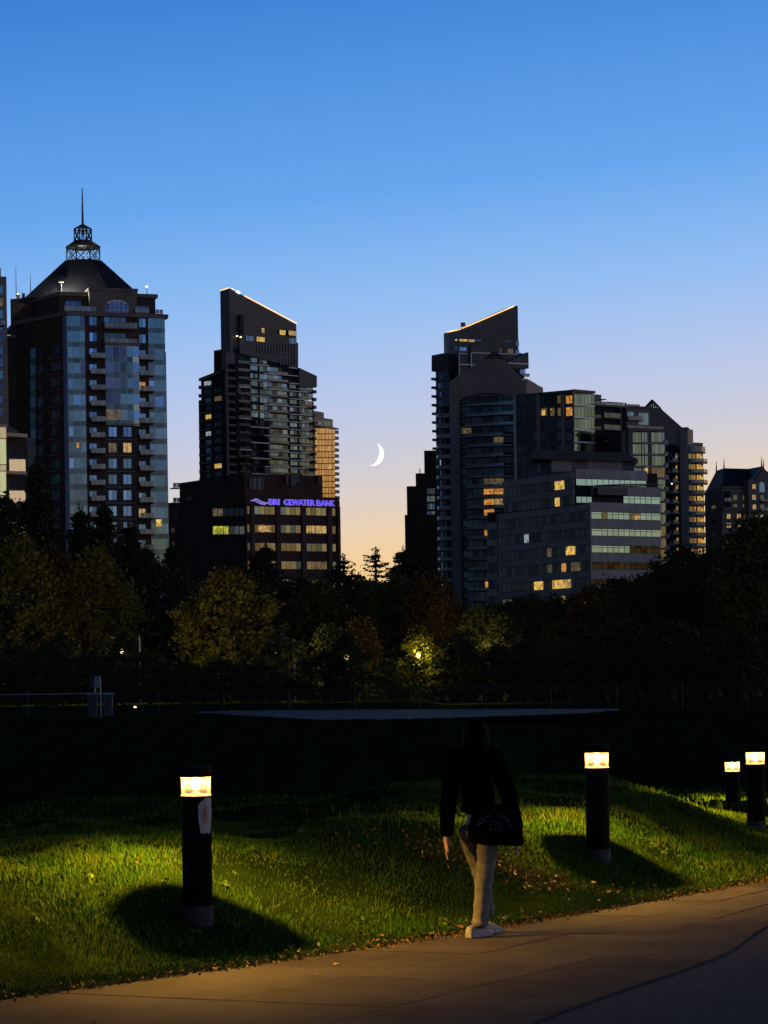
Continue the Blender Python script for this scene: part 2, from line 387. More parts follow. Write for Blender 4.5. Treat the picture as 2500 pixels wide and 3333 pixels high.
    for i in range(5):
        a, b = t0 + (t1 - t0) * i / 5 + .06, t0 + (t1 - t0) * (i + 1) / 5 - .06
        P.box('pane', (a, b, z0 + .1, z0 + .95), 1.85, 1.93, 'glass_navy', w); top = z1 - 1.1 + 1.1 * math.sqrt(max(0.05, 1 - ((a + b) / 2 - cx) ** 2 / hw ** 2)) - .25
        P.box('pane', (a, b, z0 + 1.05, top), 1.85, 1.93, 'glass_navy', w)
    # roof: octagonal hipped metal roof
    c = XY(272, 900, 480); s = F_PX / 480; zr0, zr1 = zp + .7, Z(270, 852, 480)
    o = WM[rt.name].translation; ox, oy = c.x - o.x, c.y - o.y
    ra, rb = 200 / s, 60 / s; mb = MB(); n = 8; v = []
    for r_, z in ((ra, zr0), (rb, zr1)):
        for i in range(n):
            t = 2 * math.pi * (i + .5) / n + .12; v.append((ox + r_ * math.cos(t) * 1.05, oy + r_ * math.sin(t), z))
    mb.add(v, [(i, (i + 1) % n, n + (i + 1) % n, n + i) for i in range(n)] + [tuple(range(n, 2 * n))])
    roof = mb.obj('roof', M['roof_metal'], rt, Matrix.Translation(o))
    mb = MB()   # standing seams
    for i in range(n):
        for j in range(15):
            f = j / 15; a = Vector(v[i]).lerp(Vector(v[(i + 1) % n]), f); b = Vector(v[n + i]).lerp(Vector(v[n + (i + 1) % n]), f); mb.bar(a, b, .045, n=4)
    mb.obj('roof_seam', M['roof_metal'], roof, Matrix.Translation(o))
    dm = Face(rt, XY(272, 900, 474.5), XY(340, 900, 475.5)); dm.pbox('dormer', 272, 884, 338, 914, -3, .2, 'dark_clad'); dm.window(dm.rect(280, 890, 330, 910), 'glass_dark', mull=4, o=.22)
    # lattice crown
    def cage(rad, z0, z1, name, bar=.14):
        mb = MB(); q = [Vector((ox + rad * math.cos(2 * math.pi * (i + .5) / 8 + .12), oy + rad * math.sin(2 * math.pi * (i + .5) / 8 + .12), 0)) for i in range(8)]
        up = Vector((0, 0, 1))
        for i in range(8):
            a, b = q[i], q[(i + 1) % 8]
            mb.bar(a + up * z0, a + up * z1, bar); mb.bar(a + up * z0, b + up * z0, bar); mb.bar(a + up * z1, b + up * z1, bar)
            mb.bar(a + up * z0, b + up * z1, bar * .7); mb.bar(b + up * z0, a + up * z1, bar * .7)
        ob = mb.obj(name, M['steel'], rt, Matrix.Translation(o)); return q
    k = 1 / s
    za, zb_ = Z(266, 856, 480), Z(266, 806, 480); cage(57 * k, za, zb_, 'lattice_crown')
    for i in range(5):
        mb = MB(); r_ = (57 - i * 6) * k; z = zb_ + i * .24; mb.lathe([(r_, z), (r_, z + .23)], 8, (ox, oy)); mb.obj('crown_step', M['steel'], rt, Matrix.Translation(o))
    zc, zd = zb_ + 1.2, Z(266, 747, 480); q = cage(30 * k, zc, zd, 'lattice_lantern', .12)
    mb = MB(); ze = Z(264, 729, 480)
    for p in q: mb.bar((p.x, p.y, zd), (ox, oy, ze), .1)
    mb.obj('lantern_strut', M['steel'], rt, Matrix.Translation(o))
    mb = MB(); mb.bar((ox, oy, zd - 1), (ox, oy, Z(263, 613, 480)), .26, .09, 8); mb.obj('spire', M['steel'], rt, Matrix.Translation(o))
    # crown light and rooftop floodlights
    for nm, u, v_, d, e_, rr in (('crown_lamp', 266, 838, 480, 420, .5), ('roof_lamp', 205, 926, 466.5, 3800, .15)):
        ld = bpy.data.lights.new(nm, 'POINT'); ld.energy = e_; ld.color = (1, .93, .82); ld.shadow_soft_size = rr
        p = XY(u, v_, d); mk(nm, ld, rt, Matrix.Translation((p.x, p.y, Z(u, v_, d))))
    for u, v0, v1, d, mt in ((478, 936, 972, 470, 'bulb'), (58, 961, 978, 478, 'bulb'), (200, 918, 950, 468, 'bulb')):
        p = XY(u, v0, d); q_ = Vector((p.x - o.x, p.y - o.y)); z0, z1 = Z(u, v1, d), Z(u, v0, d)
        lp = MB().bar((q_.x, q_.y, z0), (q_.x, q_.y, z1), .07).obj('lamp_post', M['steel'], rt, Matrix.Translation(o))
        if u != 200: MB().lathe([(.02, z1 - .1), (.2, z1 + .05), (.2, z1 + .25), (.02, z1 + .4)], 8, (q_.x, q_.y)).obj('lamp_globe', M[mt], lp, Matrix.Translation(o))
        else: MB().box(q_.x - .5, q_.x + .5, q_.y - .1, q_.y + .1, z1 - .15, z1 + .05).obj('lamp_bar', M['steel'], lp, Matrix.Translation(o))
    for u, v0, v1 in ((53, 866, 965), (100, 890, 960)):
        p = XY(u, v1, 478); MB().bar((p.x - o.x, p.y - o.y, Z(u, v1, 478)), (p.x - o.x, p.y - o.y, Z(u, v0, 478)), .09, .03).obj('antenna', M['steel'], rt, Matrix.Translation(o))
    # rooftop plant of the side wing
    H.pbox('plant_room', 25, 968, 92, 1100, -8, -1, 'brick')
    H.pbox('roof_vent', 40, 955, 46, 970, -2, -1.4, 'galv'); H.pbox('roof_vent', 48, 948, 53, 968, -3, -2.4, 'galv')
spire_tower()

# ---- sliver of a concrete tower at the photo edge
def edge_tower():
    rt = bldg('concrete_tower', 'sliver of concrete tower with blue windows, cut by the photo edge beside the spire tower', -20, 440)
    F = Face(rt, XY(-110, 1100, 440), XY(24, 1100, 442))
    b = back_rect(F.p0, F.p1, 14); zt = F.px(10, 900)[1]
    polyprism('wall', rt, b, 0, zt, 'concrete_tan'); polyprism('roof_block', rt, [XY(-80, 900, 444), XY(3, 900, 444), XY(3, 900, 450), XY(-80, 900, 450)], zt, F.px(0, 865)[1], 'concrete_tan')
    for k in range(11):
        a = 928 + 39.6 * k
        F.window(F.rect(-16, a, 10, a + 30), 'win_dim' if k == 1 else ['glass', 'glass_navy'], mull=2)
        F.pbox('floor_band', -40, a + 34, 12, a + 37, 0, .35, 'slab_grey')
    F.balcony(F.rect(-30, 1046, 15, 1058), 1.2, 'slab_grey')
edge_tower()

# ---- warmly lit low block with curved balconies at the left edge
def lit_lowrise():
    rt = bldg('balcony_lowrise', 'low building with cream lit panels and curved balconies at the left edge', 20, 330)
    F = Face(rt, XY(-120, 1550, 328), XY(22, 1550, 330)); G = Face(rt, XY(22, 1550, 330), XY(84, 1550, 332.5))
    polyprism('wall', rt, [F.p0, F.p1, F.p1 + Vector((.3, 9)), F.p0 + Vector((0, 9))], 0, F.px(0, 1380)[1], 'mullion_dark')
    F.pbox('cornice', -110, 1380, 23, 1389, 0, .25, 'stucco_warm')
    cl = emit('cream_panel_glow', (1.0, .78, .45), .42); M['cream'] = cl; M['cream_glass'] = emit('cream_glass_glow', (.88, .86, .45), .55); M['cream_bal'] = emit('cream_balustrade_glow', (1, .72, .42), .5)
    for v0, v1, mt in ((1391, 1426, 'cream'), (1429, 1511, 'cream_glass'), (1514, 1532, 'cream'), (1535, 1611, 'cream_glass'), (1615, 1630, 'cream'), (1634, 1710, 'cream_glass'), (1713, 1728, 'cream'), (1731, 1800, 'cream_glass')):
        for u0, u1 in ((-60, -2), (0, 19.5)): F.pbox('panel', u0, v0, u1, v1, 0, .12, mt)
    polyprism('recess', rt, [G.p0 + Vector((0, 2)), G.p1 + Vector((0, 2)), G.p1 + Vector((0, 9)), G.p0 + Vector((0, 9))], 0, F.px(0, 1410)[1], 'mullion_dark')
    G.pbox('roof_slab', 22, 1411, 80, 1423, -2, .6, 'stucco_warm')
    for k in range(4):
        a = 1494 + k * 102
        G.pbox('balcony', 22, a + 41, 80, a + 50, -2, .6, 'stucco_warm')
        for u0, u1 in ((24, 38.5), (40, 57), (59, 75)): G.pbox('balustrade_panel', u0, a + 2, u1, a + 40, .4, .5, 'cream_bal')
        G.pbox('handrail', 23, a - 1, 77, a + 1, .36, .54, 'rail')
        G.window(G.rect(53, a - 27, 78, a - 12), 'glass_grey', mull=2, o=-1.9)
lit_lowrise()

# ---- wedge-roofed glass tower, twice (they mirror each other)
def wedge_left():
    rt = bldg('wedge_tower', 'tall dark tower with roof sloping down to the right under a glowing strip', 840, 940)
    pk, pr = XY(749, 1100, 926), XY(1018, 1100, 952); F = Face(rt, pk, pr); bk = Vector((-F.e.y, F.e.x))
    pw = XY(655, 1300, 940); G = Face(rt, pw, pk)
    # crown
    cr_ = F.pt(F.px(966, 1150)[0], 0); cl = XY(719, 1100, 931)
    zpk, zr, zl = F.px(749, 938)[1], F.px(966, 1055)[1], Z(719, 947, 931)
    zb = Z(800, 1290, 930)
    polyprism('crown', rt, [pk, cr_, cr_ + bk * 10, cl], zb, zpk, 'dark_clad', tops=[zpk, zr, zr, zl])
    o = WM[rt.name].translation
    def strip(a, za, b, zb2, r=.3, mat='led', par=None): 
        return MB().bar((a.x - o.x, a.y - o.y, za), (b.x - o.x, b.y - o.y, zb2), r).obj('light_strip', M[mat], rt, Matrix.Translation(o))
    def fx(u, v): t, z = F.px(u, v); p = F.pt(t, .15); return p, z
    strip(cl, zl + .1, pk, zpk + .1, .15)
    a, za = fx(752, 938.5); b, zb2 = fx(762, 944); strip(a, za, b, zb2, .15)
    a, za = fx(769, 948); b, zb2 = fx(779, 953.5); strip(a, za, b, zb2, .4, 'led_white')
    a, za = fx(795, 963); b, zb2 = fx(966, 1053.5); strip(a, za, b, zb2, .17)
    F.pbox('roof_hatch', 880, 1004, 888, 1014, -4, -3, 'steel')
    # inner stepped wedge proud of the crown
    L = [F.px(*q) for q in ((775, 1025), (787, 1025), (966, 1118), (966, 1200), (775, 1150))]
    ngon_wall('wedge_panel', F, [L[4], L[3], L[2], L[1], L[0]], 0, .9, 'dark_clad')
    F.pbox('reveal', 775, 1026, 787, 1090, .9, 1.1, 'mullion_dark')
    for u0, v0, u1, v1, mt, mu in ((846, 1068, 856, 1086, 'win_warm', 1), (830, 1097, 857, 1114, 'win_yellow', 4), (795, 1093, 821, 1112, 'glass_grey', 4), (905, 1075, 924, 1092, 'win_yellow', 3), (934, 1077, 958, 1094, 'win_warm', 3), (935, 1101, 959, 1121, 'glass_grey', 3)):
        F.window(F.rect(u0, v0, u1, v1), mt, mull=mu, o=.95, fr=.12)
    for u, v in ((766, 1095), (778, 1098)): F.pbox('wall_lamp', u - 2, v - 1.5, u + 2, v + 1.5, .9, 1.2, 'bulb')
    for i in range(14):
        u = 832 + i * 9.4; F.pbox('fin', u, 1120 + (0 if i > 5 else 3), u + 1.3, 1122 + 26 + i * 1.2, .9, 1.25, 'slab_grey')
        if i > 7: F.pbox('fin', u, 1168, u + 1.2, 1190, .9, 1.25, 'slab_grey')
    # body
    br = pr; zs = F.px(966, 1198)[1]; ze = F.px(1023, 1226)[1]
    polyprism('wall', rt, [pk + bk * .02, br, br + bk * 20, pk + bk * 20], 0, zb, 'mullion_dark')
    ngon_wall('sloping_roof', F, [F.px(966, 1262), F.px(1024, 1262), F.px(1024, 1225), F.px(966, 1198)], -16, 1.4, 'dark_clad')
    ngon_wall('wall', F, [F.px(760, 1300), F.px(1018, 1300), F.px(1018, 1226), F.px(966, 1200), F.px(760, 1130)], -12, .05, 'mullion_dark')
    # dark slab at the corner and left wing
    F.pbox('corner_slab', 738, 1150, 767, 1900, -.2, .6, 'dark_clad')
    zw0, zw1 = Z(656, 1233, 940), Z(724, 1206, 930)
    cw = XY(724, 1300, 930)
    polyprism('wing', rt, [pw, cw, cw + Vector((3, 14)), pw + Vector((3, 14))], 0, zw1, 'mullion_dark', tops=[zw0, zw1, zw1, zw0])
    GW = Face(rt, pw, cw)
    ngon_wall('wing_roof', GW, [GW.px(654, 1241), GW.px(724, 1215), GW.px(724, 1205), GW.px(654, 1232)], -10, 1.0, 'dark_clad')
    for k in range(12):
        a = 1240 + k * 27.4
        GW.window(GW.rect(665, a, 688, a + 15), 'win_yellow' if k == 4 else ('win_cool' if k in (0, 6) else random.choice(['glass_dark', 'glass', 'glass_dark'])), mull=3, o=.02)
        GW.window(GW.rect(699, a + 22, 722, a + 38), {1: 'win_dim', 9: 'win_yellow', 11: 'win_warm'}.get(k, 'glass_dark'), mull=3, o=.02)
        GW.pbox('floor_slab', 656, a + 20, 692, a + 22, 0, .5, 'slab_grey')
        GW.pbox('balcony', 656 + k * .2, a + 16, 660 + k * .2, a + 27, 0, 1.4, 'rail')
    # front floors
    pitch = 25.3
    for k in range(19):
        def rect(x0, x1, y0, y1, k=k):      # columns drawn on the face; rows follow the recession of the face
            t0, t1 = F.px(x0, 1380)[0], F.px(x1, 1380)[0]
            z = F.px(830, 1163 + pitch * k)[1]; ph = F.px(830, 1163)[1] - F.px(830, 1163 + pitch)[1]
            return (t0, t1, z - y1 * ph, z - y0 * ph)
        gl = ['glass_grey', 'glass', 'glass_grey', 'glass_sp']
        lastu = 966 if k < 2 else 1018
        if k >= 1: F.window(rect(742, 766, .12, .8), 'win_dim' if k == 18 else ['glass_navy', 'glass_dark'], mull=2, o=.62)
        F.window(rect(775, 797, .1, .75), 'win_warm' if k == 17 and False else gl, mull=2, o=.02); F.box('railing_panel', rect(774, 811, .62, .95), .8, .9, 'rail_glass')
        if k == 17: F.window(rect(783, 797, .15, .7), 'win_orange', mull=2, o=.1)
        F.window(rect(815, 839, .1, .72), gl, mull=3, o=.3); F.window(rect(845, 870, .1, .8), gl, mull=2, o=.3)
        if k >= 1:
            F.window(rect(872, 935 if k > 2 else 918, .08, .72), ['glass_grey', 'glass_grey', 'glass_dark', 'glass'], mull=4, o=.02)
            F.box('railing_panel', rect(872, 935, .62, .92), .8, .9, 'rail_glass')
        if k >= 3:
            F.window(rect(942, 965, .12, .66), gl, mull=2, o=.3); F.window(rect(973, 992, .1, .82), gl + ['glass_sp'], mull=2, o=.02)
            F.window(rect(994, 1017, .1, .8), 'win_dim' if k in (5, 11) else gl, mull=2, o=.02); F.box('railing_panel', rect(975, 1018, .62, .95), .8, .9, 'rail_glass')
            F.pbox('balcony', 1014, 1163 + pitch * k + 32, 1022, 1163 + pitch * k + 42, 0, 1.6, 'rail')
        bars = [((812, 872), (938, 1000)), ((855, 992),), ((812, 872), (938, 1018)), ((775, 812), (855, 1000))][k % 4]
        for b0, b1 in bars:
            if b0 < lastu: F.box('floor_slab', rect(b0, min(b1, lastu), .95, 1.07), 0, 1.3, 'slab_white')
wedge_left()

def bronze_tower():
    rt = bldg('bronze_glass_tower', 'slim tower of sunset-gold glass peeking out behind the dark wedge tower', 1060, 1000)
    F = Face(rt, XY(1005, 1450, 985), XY(1089, 1450, 1004)); bk = Vector((-F.e.y, F.e.x))
    polyprism('wall', rt, [F.p0, F.p1, F.p1 + bk * 14, F.p0 + bk * 14], 0, F.px(1050, 1388)[1], 'mullion_dark')
    F.pbox('plant_room', 1005, 1336, 1069, 1392, -9, -2, 'dark_clad'); F.pbox('penthouse', 1005, 1358, 1088, 1392, -7, -.6, 'dark_clad')
    for i in range(5): F.pbox('pane', 1040 + i * 9.5, 1370, 1048 + i * 9.5, 1386, -.62, -.5, 'glass_grey')
    F.pbox('roof_slab', 1003, 1386, 1097, 1391, -1, .8, 'slab_grey')
    for k in range(15):
        a = 1394 + k * 19.4
        for i in range(6):
            u = 1024 + i * 11; mt = 'win_warm' if (i, k) in ((4, 3), (3, 5), (4, 6)) else 'glass_bronze'
            F.pbox('pane', u + .4, a, u + (3.4 if i % 2 else 10.2), a + 16.6, 0, .14, mt)
            if i % 2: F.pbox('pane', u + 4.2, a, u + 10.2, a + 16.6, 0, .14, 'glass_bronze')
        F.pbox('balcony', 1088 + k * .25, a + 7, 1102 + k * .3, a + 17, -2, .1, 'slab_grey')
bronze_tower()

# ---- bank office block with the glowing sign
def bank():
    rt = bldg('bank_office_block', 'dark brown brick office block carrying the glowing blue sign', 950, 505)
    pc, pr, pl = XY(801, 1700, 497), XY(1106, 1700, 508), XY(581, 1700, 519)
    F = Face(rt, pc, pr); G = Face(rt, pl, pc); bk = Vector((-F.e.y, F.e.x))
    zm, zu = F.px(950, 1622)[1], F.px(801, 1541)[1]
    polyprism('wall', rt, [pc, pr, pr + bk * 24, pl + Vector((1, 8)), pl], 0, zm, 'brick_brown')
    pu = F.pt(F.px(1053, 1560)[0], -.4)
    polyprism('upper_storey', rt, [pc + bk * .4, pu, pu + bk * 18, pl + Vector((1.2, 8)), pl + Vector((.3, .3))], zm, zu, 'brick_brown')
    F.pbox('parapet', 801, 1616, 1103, 1622, 0, .3, 'brick_brown')
    F.pbox('louvre_panel', 813, 1555, 861, 1594, -.4, -.2, 'dark_clad')
    for u in (829, 844): F.pbox('louvre_post', u, 1555, u + 1.6, 1594, -.3, -.1, 'galv')
    for u0, v0, u1, v1 in ((929, 1541, 938, 1578), (944, 1541, 962, 1583), (963, 1541, 973, 1570), (1034, 1550, 1042, 1572)): F.pbox('duct', u0, v0, u1, v1, -.4, .2, 'dark_clad')
    for u in (868, 888, 1000, 1040): F.pbox('antenna', u, 1500 + (u % 7) * 4, u + 1, 1545, -6, -5.9, 'steel')
    # pilasters
    for u0, u1 in ((799, 801.5), (815, 826), (897, 911), (980, 994), (1065, 1078), (1096, 1105)):
        r = F.rect(u0, 1700, u1, 1710); F.box('pilaster', (r[0], r[1], 0, F.px(950, 1645)[1]), 0, .45, 'brick_red')
    for k in range(6):
        a = 1648 + k * 58.7
        def fr(u0, u1): 
            t0, t1 = F.px(u0, 1750)[0], F.px(u1, 1750)[0]; z1, z0 = F.px(950, a + 2)[1], F.px(950, a + 29.5)[1]; return (t0, t1, z0, z1)
        tan = ['glass_tan', 'glass_tan', 'glass_grey']
        F.window(fr(803, 813), 'win_dim' if k == 0 else tan, o=.05, fr=.1)
        F.window(fr(828, 895), tan, mull=4, o=.05, fr=.09)
        F.window(fr(913, 978), tan, mull=4, o=.05, fr=.09)
        F.window(fr(996, 1062), ['win_warm', 'win_warm', 'win_dim'] if k == 1 else (['win_dim', 'glass_tan'] if k == 3 else tan), mull=4, o=.05, fr=.09)
        F.window(fr(1079, 1092), tan, o=.05, fr=.1)
        if k == 1:
            r = fr(841, 881); F.box('lit_room', (r[0], r[1], r[2] + .25, r[3] - .3), .1, .14, 'win_warm')
        if k in (0, 1):
            for i in range(6):
                u = 694 + i * 17.5 ; mt = ('win_lime' if i < 3 else 'glass_tan') if k == 1 else ('win_dim' if i < 2 else 'glass_dark')
                G.window(G.rect(u, a + (6 if k == 0 else 5), u + 15.5, a + 33), mt, o=.02)
    G.window(G.rect(609, 1616, 625, 1630), 'glass_dark')
    # sign: raised glowing letters and wave logo
    def glyph(ch):
        cu = bpy.data.curves.new('letter', 'FONT'); cu.body = ch; cu.size = 1; cu.extrude = .06; cu.offset = .016
        ob = bpy.data.objects.new('letter', cu); COL.objects.link(ob); dg = bpy.context.evaluated_depsgraph_get(); dg.update()
        m = bpy.data.meshes.new_from_object(ob.evaluated_get(dg)); bpy.data.objects.remove(ob); bpy.data.curves.remove(cu)
        return m
    sg = tag(mk('bank_sign', None, None, Matrix.Translation((F.pt(0, 0).x, F.pt(0, 0).y, 0))), 'glowing blue bank name with wave emblem and one dark letter gap on the brick parapet', 'sign')
    word = [('B', 872.5), ('R', 887.5), ('I', 901), ('G', 922.5), ('E', 940.5), ('W', 954), ('A', 977.5), ('T', 993), ('E', 1007), ('R', 1019.5), ('B', 1029.0 + 0), ('A', 1045.5), ('N', 1063), ('K', 1078.5)]
    spans = {0: (873, 886.5), 1: (888, 901), 2: (902.5, 907), 3: (922, 937), 4: (939, 949), 5: (949.5, 970), 6: (969.5, 985), 7: (983.5, 996.5), 8: (998, 1008), 9: (1009.5, 1022), 10: (1028.5, 1041.5), 11: (1042, 1057), 12: (1058.5, 1071.5), 13: (1073, 1086)}
    cache = {}
    for i, (ch, _) in enumerate(word):
        if ch not in cache: cache[ch] = glyph(ch)
        g = cache[ch]; xs = [v.co.x for v in g.vertices]; ys = [v.co.y for v in g.vertices]
        u0, u1 = spans[i]; t0, t1 = F.px(u0, 1632)[0], F.px(u1, 1632)[0]; z0, z1 = F.px(950, 1644.3 )[1], F.px(950, 1626.8)[1]
        for nm, mt, grow, o in (('letter_rim', 'sign_white', .045, .35), ('letter', 'sign_blue', -.02, .48)):
            sx = (t1 - t0 + 2 * grow) / (max(xs) - min(xs)); sz = (z1 - z0 + 2 * grow) / (max(ys) - min(ys))
            p = F.pt(t0 - grow, o)
            Mx = Matrix.Translation((p.x, p.y, z0 - grow)) @ F.rot @ Matrix.Rotation(R(90), 4, 'X') @ Matrix.Diagonal((sx, sz, 1.6, 1)) @ Matrix.Translation((-min(xs), -min(ys), 0))
            mk(nm, g, sg, Mx, M[mt])
    t0, t1 = F.px(908.5, 1632)[0], F.px(920, 1632)[0]   # unlit letter
    def wave(pts, w, o, mt):
        mb = MB(); base = F.pt(0, 0)
        for (u, v), (u2, v2) in zip(pts, pts[1:]):
            a, b = F.px(u, v), F.px(u2, v2); pa, pb = F.pt(a[0], o), F.pt(b[0], o)
            mb.bar((pa.x - base.x, pa.y - base.y, a[1]), (pb.x - base.x, pb.y - base.y, b[1]), w)
        mb.obj('wave_emblem', M[mt], sg, Matrix.Translation((base.x, base.y, 0)))
    def cv(x, y): return (780 + x * .1989, 1580 + y * .1988)
    up = [(215, 238), (235, 222), (265, 222), (310, 245), (360, 270), (410, 285), (455, 280)]; lo = [(165, 260), (190, 243), (225, 240), (270, 262), (320, 287), (370, 302), (415, 300)]
    for cset, dy in ((up, 0), (lo, 0)):
        wave([cv(x, y) for x, y in cset], .07, .35, 'sign_white'); wave([cv(x, y + 10) for x, y in cset[1:]] , .09, .35, 'sign_white')
        wave([cv(x, y + 5) for x, y in cset[1:-1]], .1, .33, 'sign_blue')
bank()

def small_mid():
    rt = bldg('balcony_block', 'small dark balcony block in the gap between spire tower and bank block', 568, 540)
    F = Face(rt, XY(556, 1700, 540), XY(590, 1700, 541)); polyprism('wall', rt, back_rect(F.p0, F.p1, 10), 0, F.px(570, 1636)[1], 'brick_brown')
    for a, mt in ((1669, 'glass_green'), (1717, 'glass_tan'), (1764, 'glass_tan')): F.window(F.rect(557, a, 579, a + 17), mt, mull=2)
    for a in (1574, 1622):
        F.balcony(F.rect(553, a, 577, a + 15), 2, 'slab_grey')
small_mid()

def wedge_right():
    rt = bldg('wedge_tower', 'tall dark tower with roof rising to the right under an amber light strip', 1560, 905)
    pc, pr = XY(1492, 1100, 896), XY(1687, 1100, 905); pl = XY(1459, 1100, 905)
    F = Face(rt, pc, pr); G = Face(rt, pl, pc); bk = Vector((-F.e.y, F.e.x)); o = WM[rt.name].translation
    z0 = F.px(1500, 1300)[1]; zc, zr = F.px(1492, 1075)[1], F.px(1683, 995)[1]; zl = G.px(1459, 1081)[1]
    ngon_wall('crown', F, [(0, z0), (F.L, z0), (F.L, zr), (F.px(1672, 995)[0], F.px(1672, 996)[1]), (0, zc)], -9, 0, 'dark_clad')
    polyprism('crown_side', rt, [pl, pc + Vector((-.02, .02)), pc + bk * 9, pl + bk * 4], z0, zc, 'dark_clad', tops=[zl, zc - .1, zc - .1, zl])
    def strip(f, q0, q1, r=.17):
        a, b = f.px(*q0), f.px(*q1); pa, pb = f.pt(a[0], .2), f.pt(b[0], .2)
        MB().bar((pa.x - o.x, pa.y - o.y, a[1]), (pb.x - o.x, pb.y - o.y, b[1]), r).obj('light_strip', M['led'], rt, Matrix.Translation(o))
    strip(G, (1458, 1080.5), (1490, 1074)); strip(F, (1492, 1073.5), (1499, 1071)); strip(F, (1503, 1069), (1515, 1064)); strip(F, (1518, 1063), (1673, 996.5), .19)
    F.pbox('roof_cage', 1518, 1044, 1531, 1058, -5, -4.4, 'rail')
    ngon_wall('wedge_panel', F, [F.px(1529, 1210), F.px(1686, 1210), F.px(1682, 1066), F.px(1662, 1071), F.px(1529, 1124)], 0, .8, 'dark_clad')
    F.pbox('floor_slab', 1530, 1150, 1680, 1153, .8, 1.1, 'slab_white')
    for u0, v0, u1, v1, mt, mu in ((1495, 1103, 1520, 1112, 'win_yellow', 4), (1523, 1104, 1545, 1114, 'win_warm', 3), (1546, 1105, 1566, 1110, 'glass_grey', 3), (1495, 1129, 1518, 1143, 'glass_grey', 3)):
        F.window(F.rect(u0, v0, u1, v1), mt, mull=mu, o=.02, fr=.1)
    for u0, v0, u1, v1, mt, mu in ((1640, 1106, 1664, 1118, 'glass_dark', 2), (1624, 1134, 1628, 1148, 'win_dim', 1), (1649, 1135, 1667, 1151, 'win_dim', 3), (1675, 1139, 1687, 1154, 'glass_grey', 2), (1675, 1110, 1686, 1128, 'glass', 1)):
        F.window(F.rect(u0, v0, u1, v1), mt, mull=mu, o=.82, fr=.1)
    for u0, v0, u1, v1, mt in ((1471, 1105, 1489, 1112, 'win_yellow'), (1463, 1130, 1489, 1143, 'glass_grey')): G.window(G.rect(u0, v0, u1, v1), mt, mull=3, o=.02, fr=.1)
    F.pbox('floor_slab', 1494, 1150, 1518, 1153, 0, .5, 'slab_white'); F.pbox('floor_slab', 1494, 1186, 1550, 1190, 0, .9, 'slab_white')
    for i in range(9): F.pbox('fin', 1531 + i * 7, 1155, 1532.2 + i * 7, 1188, .8, 1.1, 'slab_grey')
    F.pbox('fin', 1493, 1152, 1495, 1224, 0, .5, 'slab_white'); F.pbox('fin', 1529, 1152, 1531, 1205, .8, 1.2, 'slab_white')
    body = [XY(1424, 1300, 908), pc, pr, pr + bk * 18, XY(1430, 1300, 926)]
    polyprism('wall', rt, body, 0, z0 + 5, 'mullion_dark')
    # left wing with overhanging head
    GW = Face(rt, XY(1409, 1180, 906), XY(1462, 1180, 899))
    ngon_wall('wing_head', GW, [GW.px(1409, 1210), GW.px(1462, 1210), GW.px(1460, 1158), GW.px(1446, 1150), GW.px(1409, 1157)], -9, .6, 'dark_clad')
    polyprism('wing', rt, [GW.pt(GW.px(1418, 1210)[0], 0), GW.p1, GW.p1 + Vector((2, 12)), GW.pt(GW.px(1418, 1210)[0], 0) + Vector((2, 12))], 0, GW.px(1430, 1208)[1], 'glass_navy')
    for k in range(11):
        a = 1226 + 28.3 * k
        GW.pbox('balcony', 1412 + k * .55, a + 4, 1418 + k * .5, a + 12, -.5, 1.3, 'rail'); GW.pbox('floor_slab', 1419 + k * .5, a + 11, 1447, a + 13, 0, .6, 'slab_grey')
        GW.window(GW.rect(1428, a - 8, 1442, a + 9), ['glass', 'glass_navy', 'glass_grey'], mull=3, o=.05)
    # triangular right wing
    RW = Face(rt, XY(1650, 1180, 900), XY(1720, 1180, 904))
    ngon_wall('wing_roof', RW, [RW.px(1650, 1200), RW.px(1721, 1199), RW.px(1720, 1146), RW.px(1650, 1179)], -6, 0, 'dark_clad')
    RW.pbox('floor_slab', 1653, 1182, 1720, 1186, 0, .5, 'slab_white'); RW.pbox('wing', 1650, 1200, 1712, 1600, -6, -.5, 'mullion_dark')
    RW.window(RW.rect(1694, 1202, 1712, 1218), 'glass_grey', mull=2, o=-.4); RW.balcony(RW.rect(1694, 1217, 1719, 1224), 1.2, 'slab_grey')
    for i in range(5): RW.pbox('planting', 1690 + i * 5, 1144 + (i * 7) % 5, 1694 + i * 5, 1160 - i * 2, -4, -3, 'dark_clad')
wedge_right()

# ---- brown gabled towers with a tall arch of bowed balconies
def bow_meshes():
    n = 14; out = [(-.5 + i / n, -(1 - (2 * i / n - 1) ** 2)) for i in range(n + 1)]
    v = [(x, y, z) for z in (-.5, .5) for x, y in out]; k = n + 1
    f = [(i, i + 1, k + i + 1, k + i) for i in range(n)] + [tuple(range(k))[::-1], tuple(range(k, 2 * k)), (n, 0, k, k + n)]
    slab = mesh('bowed_slab', v, f)
    inn = [(x * .985, y * .96) for x, y in out]; v = [(x, y, z) for z in (-.5, .5) for x, y in out + inn]; K = 2 * k
    f = []
    for i in range(n):
        f += [(i, i + 1, K + i + 1, K + i), (k + i + 1, k + i, K + k + i, K + k + i + 1), (K + i, K + i + 1, K + k + i + 1, K + k + i)]
    return slab, mesh('bowed_rail', v, f)
BOW_SLAB, BOW_RAIL = bow_meshes()
BOWS = {}
def bow(kind, mat):
    if (kind, mat) not in BOWS:
        m = (BOW_SLAB if kind == 'slab' else BOW_RAIL).copy(); m.materials.append(M[mat]); BOWS[(kind, mat)] = m
    return BOWS[(kind, mat)]
